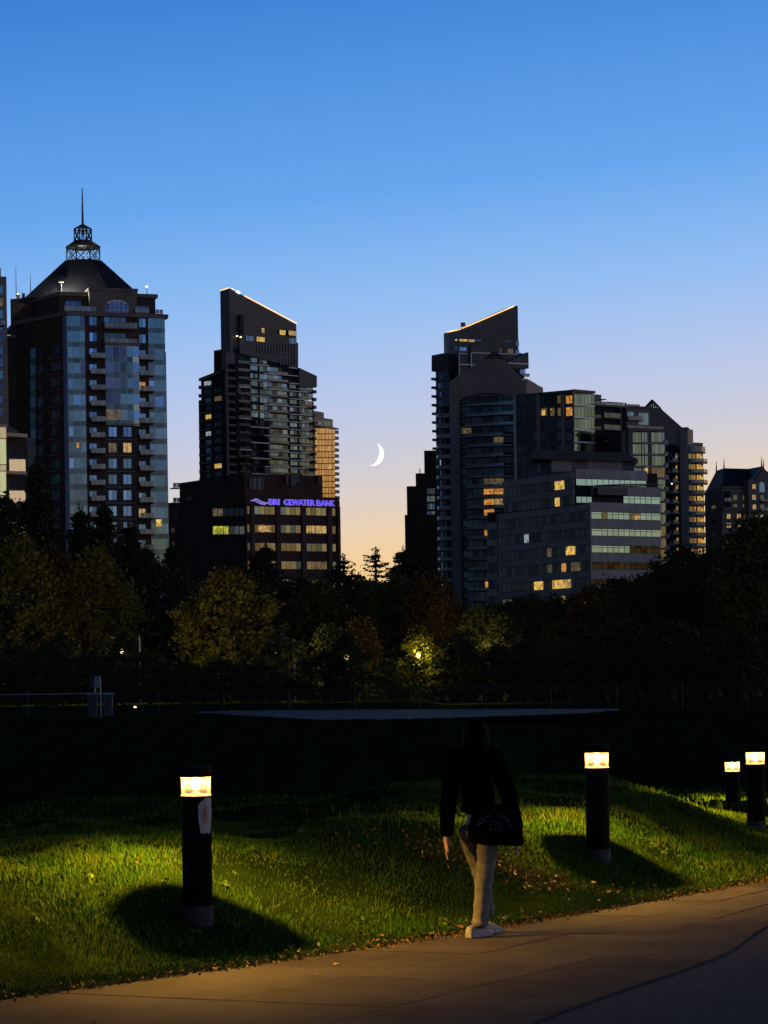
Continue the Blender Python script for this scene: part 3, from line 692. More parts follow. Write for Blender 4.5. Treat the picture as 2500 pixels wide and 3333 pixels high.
def bowed(f, t0, t1, z0, z1, bulge, o, slab='slab_grey', rail='rail_glass'):
    p = f.pt((t0 + t1) / 2, o)
    b = mk('balcony', bow('slab', slab), f.rt, Matrix.Translation((p.x, p.y, z0 - .2)) @ f.rot @ Matrix.Diagonal((t1 - t0, bulge, .4, 1)))
    mk('railing', bow('rail', rail), b, Matrix.Translation((p.x, p.y, (z0 + z1) / 2)) @ f.rot @ Matrix.Diagonal((t1 - t0, bulge * .97, z1 - z0, 1)))
    return b

def gable_tower():
    rt = bldg('gabled_arch_tower', 'brown gabled tower with tall arch of curved balconies, in front of the amber-lit wedge tower', 1590, 705)
    p0, p1 = XY(1466, 1400, 703), XY(1716, 1400, 697); F = Face(rt, p0, p1)
    q = F.px
    wl, wr = q(1466, 1400)[0], q(1716, 1400)[0]
    xa, xb = q(1495, 1420)[0], q(1678, 1420)[0]
    zsp, zcr = q(1500, 1308)[1], q(1590, 1279)[1]
    arch = [(xa + (xb - xa) * i / 16, zsp + (zcr - zsp) * math.sin(math.pi * i / 16) ** .6) for i in range(17)]
    top = [(wl, q(1466, 1242)[1]), (q(1576, 1168)[0], q(1576, 1168)[1]), (q(1634, 1168)[0], q(1634, 1168)[1]), (wr - .3, q(1712, 1246)[1]), (wr, q(1712, 1246)[1])]
    ngon_wall('gable_wall', F, [(wl, 0), (xa, 0)] + arch + [(xb, 0), (wr, 0)] + top[::-1], -1.2, 0, 'stucco')
    polyprism('wall', rt, [F.pt(wl, -1.3), F.pt(wr, -1.3), F.pt(wr, -22), F.pt(wl, -22)], 0, q(1500, 1245)[1], 'stucco')
    ngon_wall('roof', F, [(wl, q(1466, 1248)[1])] + [(wr - 1.6, q(1712, 1262)[1])] + [(q(1614, 1176)[0], q(1614, 1176)[1]), (q(1578, 1172)[0], q(1578, 1172)[1])], -22, -1.25, 'dark_clad')
    # lattice apex
    apex = q(1606, 1143); a0, a1 = q(1577, 1168), q(1634, 1168); mb = MB(); base = WM[rt.name].translation
    for oo in (-.6, -4):
        P3 = lambda tz: (F.pt(tz[0], oo).x - base.x, F.pt(tz[0], oo).y - base.y, tz[1])
        mb.bar(P3(a0), P3(apex), .25); mb.bar(P3(a1), P3(apex), .25); mb.bar(P3(a0), P3(a1), .25)
        for i in range(1, 8):
            f_ = i / 8; b = (a0[0] + (a1[0] - a0[0]) * f_, a0[1]); h = 1 - abs(2 * f_ - 1); mb.bar(P3(b), P3((b[0], b[1] + (apex[1] - a0[1]) * h)), .13)
        for h in (.35, .65): mb.bar(P3((a0[0] + (apex[0] - a0[0]) * h, a0[1] + (apex[1] - a0[1]) * h)), P3((a1[0] + (apex[0] - a1[0]) * h, a0[1] + (apex[1] - a0[1]) * h)), .13)
    mb.obj('apex_lattice', M['steel'], rt, Matrix.Translation(base))
    # pilaster, back wall of the arch, floors
    r = F.rect(1468, 1500, 1494, 1510); F.box('pilaster', (r[0], r[1], 0, q(1480, 1262)[1]), 0, .8, 'stucco')
    F.box('recess_wall', (xa, xb, 0, zsp), -1.28, -1.15, 'mullion_dark')
    zt, pt = q(1590, 1314)[1], q(1590, 1314)[1] - q(1590, 1347.6)[1]
    lits = {(8, 2): 'win_dim', (9, 2): 'win_orange', (9, 3): 'win_orange', (10, 2): 'win_orange', (11, 2): 'win_orange', (10, 3): 'win_warm', (13, 2): 'win_orange', (18, 2): 'win_orange', (3, 0): 'win_dim', (4, 3): 'win_dim', (8, 3): 'win_dim'}
    for k in range(21):
        z = zt - pt * k
        bowed(F, xa + .1, xb - .1, z, z + .55, 2.0, -1.1, 'slab_grey', 'glass_sp')
        for i in range(5):
            a = xa + .4 + (xb - xa - .8) * i / 5; b = a + (xb - xa - .8) / 5 - .15
            if k > 15 and i > 3: continue
            F.window((a, b, z + .1, z + 2.3), lits.get((k, i), random.choice(['glass_dark', 'glass_dark', 'glass_sp', 'glass_dark'])), mull=2, o=-1.1)
            if (k, i) in lits and lits[(k, i)] == 'win_orange':
                F.box('lit_blind', (a + .3, b - .5, z + .8, z + 2.2), -1.05, -.95, 'win_orange')
    # left strip with small rounded balconies
    p = XY(1420, 1500, 707); L = Face(rt, p, p0)
    polyprism('side_bay', rt, [p + Vector((.3, .3)), p0 + Vector((0, .3)), p0 + Vector((0, 12)), p + Vector((.3, 12))], 0, L.px(1440, 1322)[1], 'mullion_dark')
    zt2 = L.px(1440, 1356)[1]
    for k in range(20):
        z = zt2 - pt * k; bowed(L, .1, L.L - .1, z, z + .7, 1.1, 0, 'slab_grey', 'rail_glass')
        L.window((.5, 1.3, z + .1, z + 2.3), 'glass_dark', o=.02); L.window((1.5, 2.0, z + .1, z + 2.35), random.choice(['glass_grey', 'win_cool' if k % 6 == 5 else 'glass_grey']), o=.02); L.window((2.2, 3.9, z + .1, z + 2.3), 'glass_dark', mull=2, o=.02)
gable_tower()

def ochre_block():
    rt = bldg('ochre_rooftop_block', 'small rooftop block glowing ochre beside the brown gable', 1735, 780)
    F = Face(rt, XY(1700, 1260, 770), XY(1750, 1260, 785))
    ngon_wall('wall', F, [F.px(1700, 1500), F.px(1750, 1500), F.px(1748, 1256), F.px(1747, 1250), F.px(1716, 1232), F.px(1700, 1232)], -10, 0, 'stucco_warm')
    F.window(F.rect(1731, 1272, 1738, 1281), 'win_warm', o=.02); F.pbox('parapet', 1708, 1281, 1751, 1286, 0, .5, 'slab_grey')
ochre_block()

# ---- glass condominium with stepped terraces
def condo():
    rt = bldg('glass_condo', 'grey-green glass apartment block with stepped terraces behind the banded office block', 1950, 655)
    pc, pe, pl = XY(1866, 1400, 640), XY(1934, 1400, 645), XY(1680, 1400, 650)
    F = Face(rt, pc, pe); G = Face(rt, pl, pc); bk = Vector((0, 1))
    zt = F.px(1900, 1271)[1]
    polyprism('wall', rt, [pc, pe, pe + bk * 20, pl + bk * 12, pl], 0, zt, 'dark_clad')
    F.pbox('parapet', 1864, 1270, 1935, 1278, 0, .4, 'dark_clad'); G.pbox('parapet', 1758, 1276, 1866, 1283, 0, .4, 'dark_clad')
    for k in range(8):
        a = 1284 + k * 40.2
        for i in range(6):
            u = 1868 + i * 11; F.pbox('pane', u + .4, a, u + 10.4, a + 32, 0, .15, 'glass_green')
        F.pbox('floor_band', 1866, a + 33, 1934, a + 38, 0, .3, 'mullion')
        for u0, u1, mt in ((1684, 1716, 'glass_dark'), (1720, 1750, 'glass_dark'), (1763, 1781, 'win_dim' if k == 1 else 'glass_dark'), (1792, 1806, 'win_dim' if k == 1 else 'glass_dark'), (1816, 1828, 'win_dim' if k < 2 else 'glass_sp'), (1843, 1864, {0: 'win_orange', 1: 'win_orange'}.get(k, 'glass_sp'))):
            G.window(G.rect(u0, a + 3, u1, a + 30), mt, mull=2 if u1 - u0 > 15 else 1, o=.02)
    G.pbox('lit_window', 1763, 1335, 1775, 1352, .05, .12, 'win_yellow'); G.pbox('lit_window', 1844, 1326, 1863, 1352, .08, .15, 'win_orange'); G.pbox('lit_window', 1792, 1331, 1797, 1336, .05, .12, 'win_orange')
    G.pbox('pier', 1750, 1282, 1760, 1600, 0, .5, 'stucco'); G.pbox('pier', 1830, 1282, 1840, 1600, 0, .5, 'stucco')
    # terraces stepping down to the right
    T = Face(rt, XY(1934, 1400, 645), XY(2032, 1400, 651))
    zt2 = T.px(1980, 1318)[1]
    polyprism('terrace_block', rt, back_rect(T.p0 + Vector((0, 1.5)), T.p1 + Vector((0, 1.5)), 16), 0, zt2, 'mullion_dark')
    T.pbox('penthouse', 1934, 1281, 1974, 1320, -8, -2, 'stucco'); T.pbox('canopy', 1972, 1297, 1982, 1300, -4, -1, 'dark_clad')
    T.window(T.rect(1937, 1292, 1950, 1306), 'glass_grey', o=-1.98)
    T.balcony(T.rect(1936, 1306, 1976, 1315), .1, 'stucco', o=-.4); T.balcony(T.rect(1976, 1308, 2033, 1317), .1, 'stucco', o=-.4)
    T.pbox('roof_slab', 1934, 1317, 2040, 1324, -2, .3, 'stucco')
    for k in range(4):
        a = 1330 + k * 38.5
        T.pbox('lit_window', 1939, 1446, 1953, 1469, -1.4, -1.28, 'win_orange') if k == 3 else None
        T.window(T.rect(1939, a, 1966, a + 28), ['glass_green', 'glass_sp'], mull=3, o=-1.45); T.window(T.rect(1978, a, 2018, a + 28), ['glass_green', 'glass_green', 'glass_dark'], mull=4, o=-1.45)
        T.balcony(T.rect(1938, a + 19, 1966, a + 29), 1.0, 'dark_clad', o=-1.4, rail='glass_sp'); T.balcony(T.rect(1966, a + 14, 2018, a + 29), 1.6, 'slab_grey', o=-1.4)
        T.pbox('fin', 2021, a - 4, 2024, a + 36, -1.4, 0, 'dark_clad')
    # front block of pale green glass
    B = Face(rt, XY(2046, 1500, 640), XY(2164, 1500, 646))
    zt3 = B.px(2100, 1402)[1]
    polyprism('front_block', rt, back_rect(B.p0, B.p1, 14), 0, zt3, 'dark_clad'); polyprism('side_pier', rt, back_rect(B.p0 - Vector((1.7, -.6)), B.p0 + Vector((0, .6)), 10), 0, zt3, 'dark_clad')
    B.pbox('roof_slab', 2042, 1395, 2166, 1404, -1, .6, 'dark_clad'); B.balcony(B.rect(2044, 1386, 2160, 1396), .3, 'dark_clad', o=-.3)
    for k in range(12):
        a = 1408 + k * 38.2; mt = ['glass_green', 'glass_green', 'glass_grey']
        if k >= 8: mt = ['win_dim', 'glass_tan', 'win_dim']
        for j, (u0, u1, n) in enumerate(((2058, 2086, 3), (2088, 2095, 1), (2097, 2107, 2), (2119, 2162, 4))):
            du = k * .55
            for i in range(n):
                c = u0 + (u1 - u0) * i / n + du; m2 = 'win_yellow' if (k == 3 and j == 2) else ('win_dim' if (k == 3 and j == 3) else random.choice(mt))
                B.pbox('pane', c + .5, a, c + (u1 - u0) / n - .5 + 0, a + 31, 0, .15, m2)
        B.pbox('floor_band', 2048 + k * .5, a + 33, 2165 + k * .5, a + 37, 0, .6, 'slab_grey'); B.pbox('balcony', 2160 + k * .55, a + 24, 2172 + k * .55, a + 37, -2, .4, 'slab_grey')
    # set-back storeys above the front block
    U = Face(rt, XY(2040, 1360, 652), XY(2118, 1360, 655))
    U.pbox('upper_storey', 2040, 1328, 2116, 1400, -8, 0, 'stucco'); U.window(U.rect(2042, 1340, 2062, 1372), ['glass_green'], mull=2, o=.02); U.window(U.rect(2078, 1343, 2110, 1384), ['glass_grey', 'glass_green'], mull=4, o=.02)
    U.balcony(U.rect(2041, 1355, 2088, 1368), .8, 'dark_clad'); U.pbox('roof_slab', 2036, 1323, 2120, 1329, -8, .5, 'dark_clad')
    U.pbox('chimney', 2052, 1307, 2055, 1322, -3, -2.5, 'steel'); U.balcony(U.rect(2034, 1315, 2086, 1322), .1, 'stucco', o=-.6)
condo()

# ---- banded office block
def office():
    rt = bldg('banded_office_block', 'stone-banded glass office block with set-back top storey, in front of the glass apartments', 2000, 580)
    pc, pr, pl = XY(1921, 1750, 570), XY(2150, 1750, 581), XY(1622, 1750, 604)
    F = Face(rt, pc, pr); bk = Vector((-F.e.y, F.e.x)); G = Face(rt, pl, pc)
    qc, qr, ql = XY(1871, 1600, 576), XY(2146, 1600, 588), XY(1640, 1600, 603)         # the two upper floors stand back
    FU = Face(rt, qc, qr); GU = Face(rt, ql, qc)
    zs = F.px(2000, 1640)[1]; zt = FU.px(1990, 1531)[1]
    polyprism('core', rt, [pc + bk * .6 + Vector((.1, .2)), pr + bk * .6, pr + bk * 20, pl + Vector((8, 12)), pl + Vector((.6, .5))], 0, zs, 'mullion_dark')
    polyprism('core', rt, [qc + bk * .6 + Vector((.1, .2)), qr + bk * .6, qr + bk * 16, ql + Vector((6, 10)), ql + Vector((.6, .5))], zs, zt - .3, 'mullion_dark')
    pe = XY(1588, 1800, 606); E = Face(rt, pe, pl)
    polyprism('side_wing', rt, [pe, pl + Vector((.3, .2)), pl + Vector((3, 9)), pe + Vector((2, 9))], 0, Z(1600, 1668, 606), 'mullion_dark')
    pf = 54.2
    # set-back top storey and oversailing roof
    U = Face(rt, XY(1795, 1500, 596), XY(2066, 1500, 594)); zu = U.px(1930, 1496)[1]
    polyprism('top_storey', rt, back_rect(U.p0 + Vector((0, 1)), U.p1 + Vector((0, 1)), 10), zt - 1, zu, 'dark_clad')
    for u0, u1, mt in ((1796, 1861, 'granite'), (1911, 2027, 'granite'), (1863, 1909, 'stucco'), (2029, 2062, 'dark_clad')): U.pbox('wall_panel', u0, 1496, u1, 1534, -1.4, -.9, mt)
    ngon_wall('roof', U, [U.px(1730, 1494), U.px(2066, 1503), U.px(2076, 1494), U.px(2018, 1474), U.px(1800, 1465), U.px(1735, 1466)], -12, .9, 'dark_clad')
    for i in range(18):
        u = 1798 + i * 17.5; FU.pbox('railing_post', u, 1518, u + 1.2, 1532, -.5, -.4, 'rail')
    FU.pbox('handrail', 1796, 1517, 2104, 1519, -.5, -.4, 'rail')
    # upper two floors, front
    def band(f, u0, u1, v0, v1, uref, n, o=.5, vr=1600):
        z0, z1 = f.px(uref, v1)[1], f.px(uref, v0)[1]; t0, t1 = f.px(u0, vr)[0], f.px(u1, vr)[0]; w = (t1 - t0) / n
        for i in range(n): f.box('stone_panel', (t0 + w * i, t0 + w * (i + 1) - .06, z0, z1), 0, o, 'granite')
    def ribbon(f, us, v0, v1, uref, mats, split=True, vr=1600):
        z0, z1 = f.px(uref, v1)[1], f.px(uref, v0)[1]; zm = z0 + (z1 - z0) * .72
        for i in range(len(us) - 1):
            a, b = f.px(us[i] + .9, vr)[0], f.px(us[i + 1] - .9, vr)[0]; mt = mats(i)
            if split:
                f.box('pane', (a, b, z0 + .03, zm - .05), .15, .3, mt); f.box('pane', (a, b, zm + .05, z1 - .03), .15, .3, mt if mt.startswith('glass') else 'win_dim')
            else: f.box('pane', (a, b, z0 + .03, z1 - .03), .15, .3, mt)
    g_ = lambda i: 'glass_office'
    band(FU, 1871, 2104, 1530, 1561, 1990, 8); ribbon(FU, [1873, 1906, 1925, 1943, 1961, 1979, 1996, 2014, 2032, 2050, 2068, 2102], 1562, 1583, 1990, g_, False)
    band(FU, 1923, 2146, 1584, 1615, 2030, 8, .9); ribbon(FU, [1873, 1890, 1907, 1924], 1617, 1637, 1900, g_, False)
    FU.pbox('terrace_recess', 1924, 1616, 2024, 1640, .1, .25, 'mullion_dark'); ribbon(FU, [2026, 2045, 2063, 2081, 2099, 2117, 2145], 1616, 1646, 2085, g_)
    FU.pbox('curved_balustrade', 1925, 1590, 2020, 1614, .9, 2.6, 'dark_clad')
    mb = MB(); base = WM[rt.name].translation; prev = None
    for i in range(15):
        u = 1925 + i * 15.5; v_ = 1579.5 + .006 * (i - 9) ** 2 * 6; t, z = FU.px(u, v_); p = FU.pt(t, 1.6 + 1.4 * math.sin(math.pi * i / 14)); q_ = (p.x - base.x, p.y - base.y, z)
        if prev: mb.bar(prev, q_, .16, n=5)
        prev = q_
    mb.obj('canopy_edge', M['steel'], rt, Matrix.Translation(base))
    # lower floors, front
    us = [1923, 1957, 1975, 1993, 2011, 2029, 2047, 2065, 2083, 2101, 2119, 2148]
    lits = {(0, 7): 'win_warm', (0, 1): 'win_dim', (0, 6): 'win_dim', (4, 5): 'win_yellow', (4, 6): 'win_yellow', (4, 7): 'win_warm', (4, 8): 'win_yellow'}
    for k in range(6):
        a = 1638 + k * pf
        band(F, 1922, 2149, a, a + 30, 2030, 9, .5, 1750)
        ribbon(F, us, a + 31, a + pf - 1, 2030, lambda i, k=k: lits.get((k, i), 'glass_dark' if (k == 2 and i > 5) or k >= 3 else 'glass_office'), True, 1750)  # darker glass in the lower rows paints in the roofs reflected there
    F.pbox('corner_post', 1918.5, 1636, 1922, 2000, 0, .6, 'granite')
    # left flank: dark ribbons between stone bands, dim reflection put into the glass colour
    for f, k0, k1, a0 in ((GU, 0, 2, 1535), (G, 0, 6, 1640), (E, 1, 6, 1646)):
        for k in range(k0, k1):
            a = a0 + k * pf; uc = {GU: 1869, G: 1917, E: 1620}[f]
            zt_ = f.px(uc, a)[1]; h = f.px(uc, a)[1] - f.px(uc, a + pf)[1]
            f.box('stone_band', (0, f.L - .1, zt_ - .42 * h, zt_), 0, .4, 'granite')
            n = {GU: 15, G: 20, E: 2}[f]
            lt = {GU: {(0, 11): 'win_yellow', (0, 12): 'win_yellow', (1, 11): 'win_yellow'}, G: {(1, 6): 'win_cool', (2, 15): 'win_yellow', (2, 16): 'win_yellow', (2, 11): 'win_dim', (3, 16): 'win_dim', (3, 17): 'win_dim', (3, 11): 'win_dim', (3, 14): 'win_orange', (4, 8): 'win_yellow', (4, 9): 'win_yellow', (4, 12): 'win_yellow', (4, 13): 'win_yellow', (4, 14): 'win_yellow', (4, 15): 'win_warm', (5, 12): 'win_dim', (5, 13): 'win_dim', (5, 14): 'win_warm', (5, 18): 'win_warm', (5, 1): 'win_dim', (5, 2): 'win_dim'}, E: {}}[f]
            for i in range(n):
                f.box('pane', (f.L * i / n + .08, f.L * (i + 1) / n - .08, zt_ - .97 * h, zt_ - .45 * h), .05, .2, lt.get((k, i), 'glass_dark'))
office()

# ---- second gabled tower, warm lit balconies on its right flank
def gable_tower_right():
    rt = bldg('gabled_balcony_tower', 'gabled tower with stacked rounded balconies lit warm yellow on its right flank', 2220, 705)
    F = Face(rt, XY(2100, 1500, 702), XY(2238, 1500, 700)); q = F.px
    out = [(0, 0), q(2238, 2190), q(2236, 1390), q(2220, 1390), q(2151, 1330), q(2092, 1330), (0, q(2090, 1330)[1])]
    out = [(-1.0, 0), (F.L, 0), (F.L, q(2237, 1390)[1]), q(2220, 1391), q(2150, 1329), q(2096, 1329), (-1.0, q(2090, 1345)[1])]
    ngon_wall('gable_wall', F, out, -14, 0, 'stucco')
    base = WM[rt.name].translation; mb = MB(); a0, a1, apex = q(2096, 1329), q(2150, 1329), q(2122, 1301)
    for oo in (-.5, -4):
        P3 = lambda tz: (F.pt(tz[0], oo).x - base.x, F.pt(tz[0], oo).y - base.y, tz[1])
        mb.bar(P3(a0), P3(apex), .25); mb.bar(P3(a1), P3(apex), .25); mb.bar(P3(a0), P3(a1), .2)
        for i in range(1, 8):
            f_ = i / 8; b = (a0[0] + (a1[0] - a0[0]) * f_, a0[1]); h = 1 - abs(2 * f_ - 1); mb.bar(P3(b), P3((b[0], b[1] + (apex[1] - a0[1]) * h)), .12)
        for h in (.35, .65): mb.bar(P3((a0[0] + (apex[0] - a0[0]) * h, a0[1] + (apex[1] - a0[1]) * h)), P3((a1[0] + (apex[0] - a1[0]) * h, a0[1] + (apex[1] - a0[1]) * h)), .12)
    mb.obj('apex_lattice', M['steel'], rt, Matrix.Translation(base))
    r = F.rect(2214, 1500, 2238, 1510); F.box('pilaster', (r[0], r[1], 0, q(2225, 1400)[1]), 0, .7, 'stucco')
    # recess with balconies left of the pilaster
    r = F.rect(2166, 1500, 2213, 1510); za = q(2190, 1462)[1]; pt = q(2190, 1500)[1] - q(2190, 1533.5)[1]
    arch = [(r[0], 0), (r[1], 0)] + [(r[0] + (r[1] - r[0]) * (1 - i / 8), za + 1.4 * math.sin(math.pi * i / 8) ** .6) for i in range(9)]
    ngon_wall('recess', F, arch, 0, .03, 'mullion_dark')
    z0 = q(2190, 1501)[1]
    for k in range(16):
        z = z0 - pt * k; bowed(F, r[0], r[1], z, z + .8, 1.3, .05, 'slab_grey', 'glass_sp')
        F.window((r[0] + .3, r[0] + 1.9, z + .1, z + 2.2), 'glass_dark', mull=2, o=.06); F.window((r[1] - 1.3, r[1] - .4, z + .1, z + 2.2), 'glass_tan', o=.06)
        F.box('lit_window', (r[1] - 1.2, r[1] - .75, z + .6, z + 1.5), .1, .2, 'win_orange')
    F.pbox('wall_lamp', 2186, 1574, 2190, 1577, 1.2, 1.4, 'bulb')
    # right flank
    Rf = Face(rt, XY(2238, 1500, 700), XY(2302, 1500, 704)); q2 = Rf.px
    ngon_wall('flank_wall', Rf, [(0, 0), (Rf.L - 1.5, 0), (Rf.L - 1.5, q2(2256, 1440)[1]), q2(2256, 1440), q2(2256, 1406), q2(2239, 1390), (0, q2(2238, 1390)[1])], -12, 0, 'stucco_warm' if False else 'stucco')
    Rf.pbox('gable_end', 2239, 1398, 2256, 1446, -6, .04, 'stucco_warm')
    polyprism('balcony_core', rt, [Rf.pt(.2, -.5), Rf.pt(Rf.L - 1.2, -.5), Rf.pt(Rf.L - 1.2, -9), Rf.pt(.2, -9)], 0, q2(2270, 1470)[1], 'mullion_dark')
    pt2 = q2(2270, 1500)[1] - q2(2270, 1534.3)[1]; zz = q2(2270, 1504)[1]
    bowed(Rf, .2, Rf.L - .6, q2(2270, 1471)[1], q2(2270, 1455)[1], 1.8, 0, 'concrete_tan', 'rail_glass')
    for k in range(12):
        z = zz - pt2 * k
        b = bowed(Rf, .1 + k * .0, Rf.L + .1, z, z + .85, 2.2, 0, 'concrete_tan', 'rail_glass')
        Rf.window((.3, 2.1, z + .1, z + 2.3), 'win_dim' if k in (6, 7, 8) else 'glass_tan', mull=2, o=.02)
        Rf.window((2.2, 2.7, z + .1, z + 2.3), 'win_orange', o=.05)
        Rf.window((3.0, 4.6, z + .1, z + 2.35), 'win_yellow' if k < 5 else random.choice(['win_yellow', 'win_orange']), mull=3, o=.3, fr=.1)
        Rf.box('lit_window', (4.7, 5.2, z + .2, z + 1.9), -.2, .3, 'win_yellow')
gable_tower_right()

# ---- hotel-like block with mansard roof and finials
def mansard():
    rt = bldg('mansard_block', 'grey apartment block with steep dark mansard roof and spiky finials at the right edge', 2440, 620)
    F = Face(rt, XY(2350, 1650, 612), XY(2438, 1650, 614)); E2 = Face(rt, XY(2438, 1650, 611), XY(2600, 1650, 615)); L = Face(rt, XY(2308, 1650, 624), XY(2350, 1650, 612)); q = F.px
    zt = q(2390, 1586)[1]
    polyprism('wall', rt, [L.p0, F.p0, F.p1, F.p1 + Vector((0, 16)), L.p0 + Vector((0, 8))], 0, zt, 'stucco'); polyprism('wall', rt, back_rect(E2.p0, E2.p1, 16), 0, E2.px(2480, 1562)[1], 'stucco')
    o = WM[rt.name].translation
    a = [(L.p0.x, L.p0.y, zt), (F.p0.x, F.p0.y - .5, zt), (E2.p0.x + .5, F.p1.y - .5, zt), (E2.p0.x + .5, F.p1.y + 14, zt), (L.p0.x, L.p0.y + 8, zt)]
    zr = q(2390, 1524)[1]; rp = [XY(2332, 1524, 622), XY(2356, 1524, 617), XY(2452, 1524, 618), XY(2452, 1524, 623), XY(2332, 1524, 626)]
    zs = [Z(2332, 1532, 622), Z(2356, 1524, 617), Z(2452, 1526, 618), Z(2452, 1526, 623), Z(2332, 1532, 626)]
    v = [(x - o.x, y - o.y, z) for x, y, z in a] + [(p.x - o.x, p.y - o.y, z) for p, z in zip(rp, zs)]
    MB().add(v, [(i, (i + 1) % 5, 5 + (i + 1) % 5, 5 + i) for i in range(5)] + [(5, 6, 7, 8, 9)]).obj('mansard_roof', M['roof_metal'], rt, Matrix.Translation(o))
    ngon_wall('gable', E2, [E2.px(2438, 1565), E2.px(2540, 1565), E2.px(2520, 1548), E2.px(2494, 1530), E2.px(2486, 1518), E2.px(2478, 1518), E2.px(2466, 1535), E2.px(2450, 1555)], -13, -.3, 'roof_metal')
    ngon_wall('gable_face', E2, [E2.px(2456, 1566), E2.px(2510, 1566), E2.px(2500, 1550), E2.px(2482, 1530), E2.px(2466, 1550)], -.3, .3, 'stucco')
    for u, v0, v1 in ((2332, 1500, 1536), (2357, 1492, 1528), (2479, 1486, 1522), (2485, 1494, 1524)):
        p = XY(u, v1, 617); MB().bar((p.x - o.x, p.y - o.y, Z(u, v1, 617)), (p.x - o.x, p.y - o.y, Z(u, v0, 617)), .2, .04).obj('finial', M['steel'], rt, Matrix.Translation(o))
    F.pbox('cornice', 2350, 1584, 2438, 1590, 0, .6, 'stone'); F.pbox('cornice', 2350, 1652, 2438, 1662, 0, .7, 'stone')
    lt = {0: ['win_dim', 'glass_grey', 'glass_grey'], 1: ['win_warm', 'win_dim', 'win_dim'], 2: ['win_warm', 'win_warm', 'win_warm'], 3: ['win_warm', 'win_warm', 'win_dim'], 4: ['win_yellow', 'win_yellow', 'win_dim']}
    for k, (v0, h) in enumerate(((1610, 19), (1640, 12), (1672, 18), (1701, 18), (1729, 14), (1758, 16))):
        for i, u in enumerate(((2386, 2416) if k < 2 else (2365, 2398, 2421))):
            w = 13 if k != 4 else 4; F.window(F.rect(u, v0, u + w, v0 + h), random.choice(lt.get(k, ['win_dim'])), mull=2 if k != 4 else 1, o=.03, fr=.1)
    F.pbox('recess', 2353, 1598, 2378, 1652, 0, .05, 'mullion_dark'); F.balcony(F.rect(2354, 1621, 2377, 1632), .7, 'stucco')
    for v0, us in ((1575, (2448,)), (1610, (2448, 2474)), (1641, (2449, 2475)), (1674, (2453, 2474)), (1705, (2453,))):
        for u in us: E2.window(E2.rect(u, v0, u + 12, v0 + 18), random.choice(['win_warm', 'win_dim', 'glass_grey']), mull=2, o=.03, fr=.1)
    t0, t1, z0, z1 = E2.rect(2471, 1569, 2488, 1602); c = (t0 + t1) / 2; hw = (t1 - t0) / 2
    ngon_wall('arched_window', E2, [(t0, z0), (t1, z0)] + [(c + hw * math.cos(x), z1 - hw + hw * math.sin(x)) for x in np.linspace(0, math.pi, 9)], 0, .1, 'glass_grey')
    E2.balcony(E2.rect(2472, 1624, 2500, 1633), 1.2, 'dark_clad'); E2.balcony(E2.rect(2472, 1654, 2500, 1663), 1.2, 'dark_clad')
    for v0 in (1645, 1690, 1735): L.window(L.rect(2318, v0, 2330, v0 + 12), 'win_dim' if v0 == 1645 else 'glass_dark', o=.03)
mansard()

# ---- stepped dark block left of the right hand cluster
def stepped():
    rt = bldg('stepped_block', 'dark stepped brick block at the left foot of the brown gabled tower', 1375, 760)
    F = Face(rt, XY(1316, 1700, 760), XY(1432, 1700, 759))
    for u0, v0, o0 in ((1380, 1464, -3), (1352, 1539, -2), (1323, 1582, -1), (1316, 1676, 0)):
        t0 = F.px(u0, 1600)[0]; F.box('tier', (t0, F.L, 0, F.px(u0, v0)[1]), o0 - 9, o0, 'brick_brown')
    for k in range(4):
        a = 1588 + k * 25
        F.window(F.rect(1389, a, 1415, a + 20), ['glass_tan', 'glass_grey'], mull=3, o=-.95)
    for u in (1325, 1345, 1370, 1394): F.pbox('pilaster', u, 1700, u + 5, 2100, 0, .4, 'brick_brown')
    F.pbox('antenna', 1363, 1523, 1366, 1540, -3, -2.7, 'steel')
stepped()

# ================================================================== MOON
def moon():
    d = 9000.0; r = 38.5 * d / F_PX
    c = XY(1211.5, 1478, d); cz = Z(1211.5, 1478, d)
    # lit lune of a sphere: the limb half circle and the terminator half ellipse, thickened backwards along the sphere
    n, mth = 28, 8; v = []; f = []
    tilt = R(-13.5)
    for j in range(n + 1):
        a = -math.pi / 2 + math.pi * j / n * 1.0
        for i in range(mth + 1):
            k = 0.60 + 0.40 * i / mth
            x, z = k * math.cos(a), math.sin(a); y = -math.sqrt(max(0, 1 - x * x - z * z))
            X = x * math.cos(tilt) - z * math.sin(tilt); Zz = x * math.sin(tilt) + z * math.cos(tilt)
            v.append((X * r, y * r, Zz * r))
    w = mth + 1
    for j in range(n):
        for i in range(mth): f.append((j * w + i, j * w + i + 1, (j + 1) * w + i + 1, (j + 1) * w + i))
    o = mk('moon', mesh('moon', v, f, True), None, Matrix.Translation((c.x, c.y, cz)), M['moon'])
    tag(o, 'thin white crescent moon hanging in the gap between the towers', 'moon')
moon()

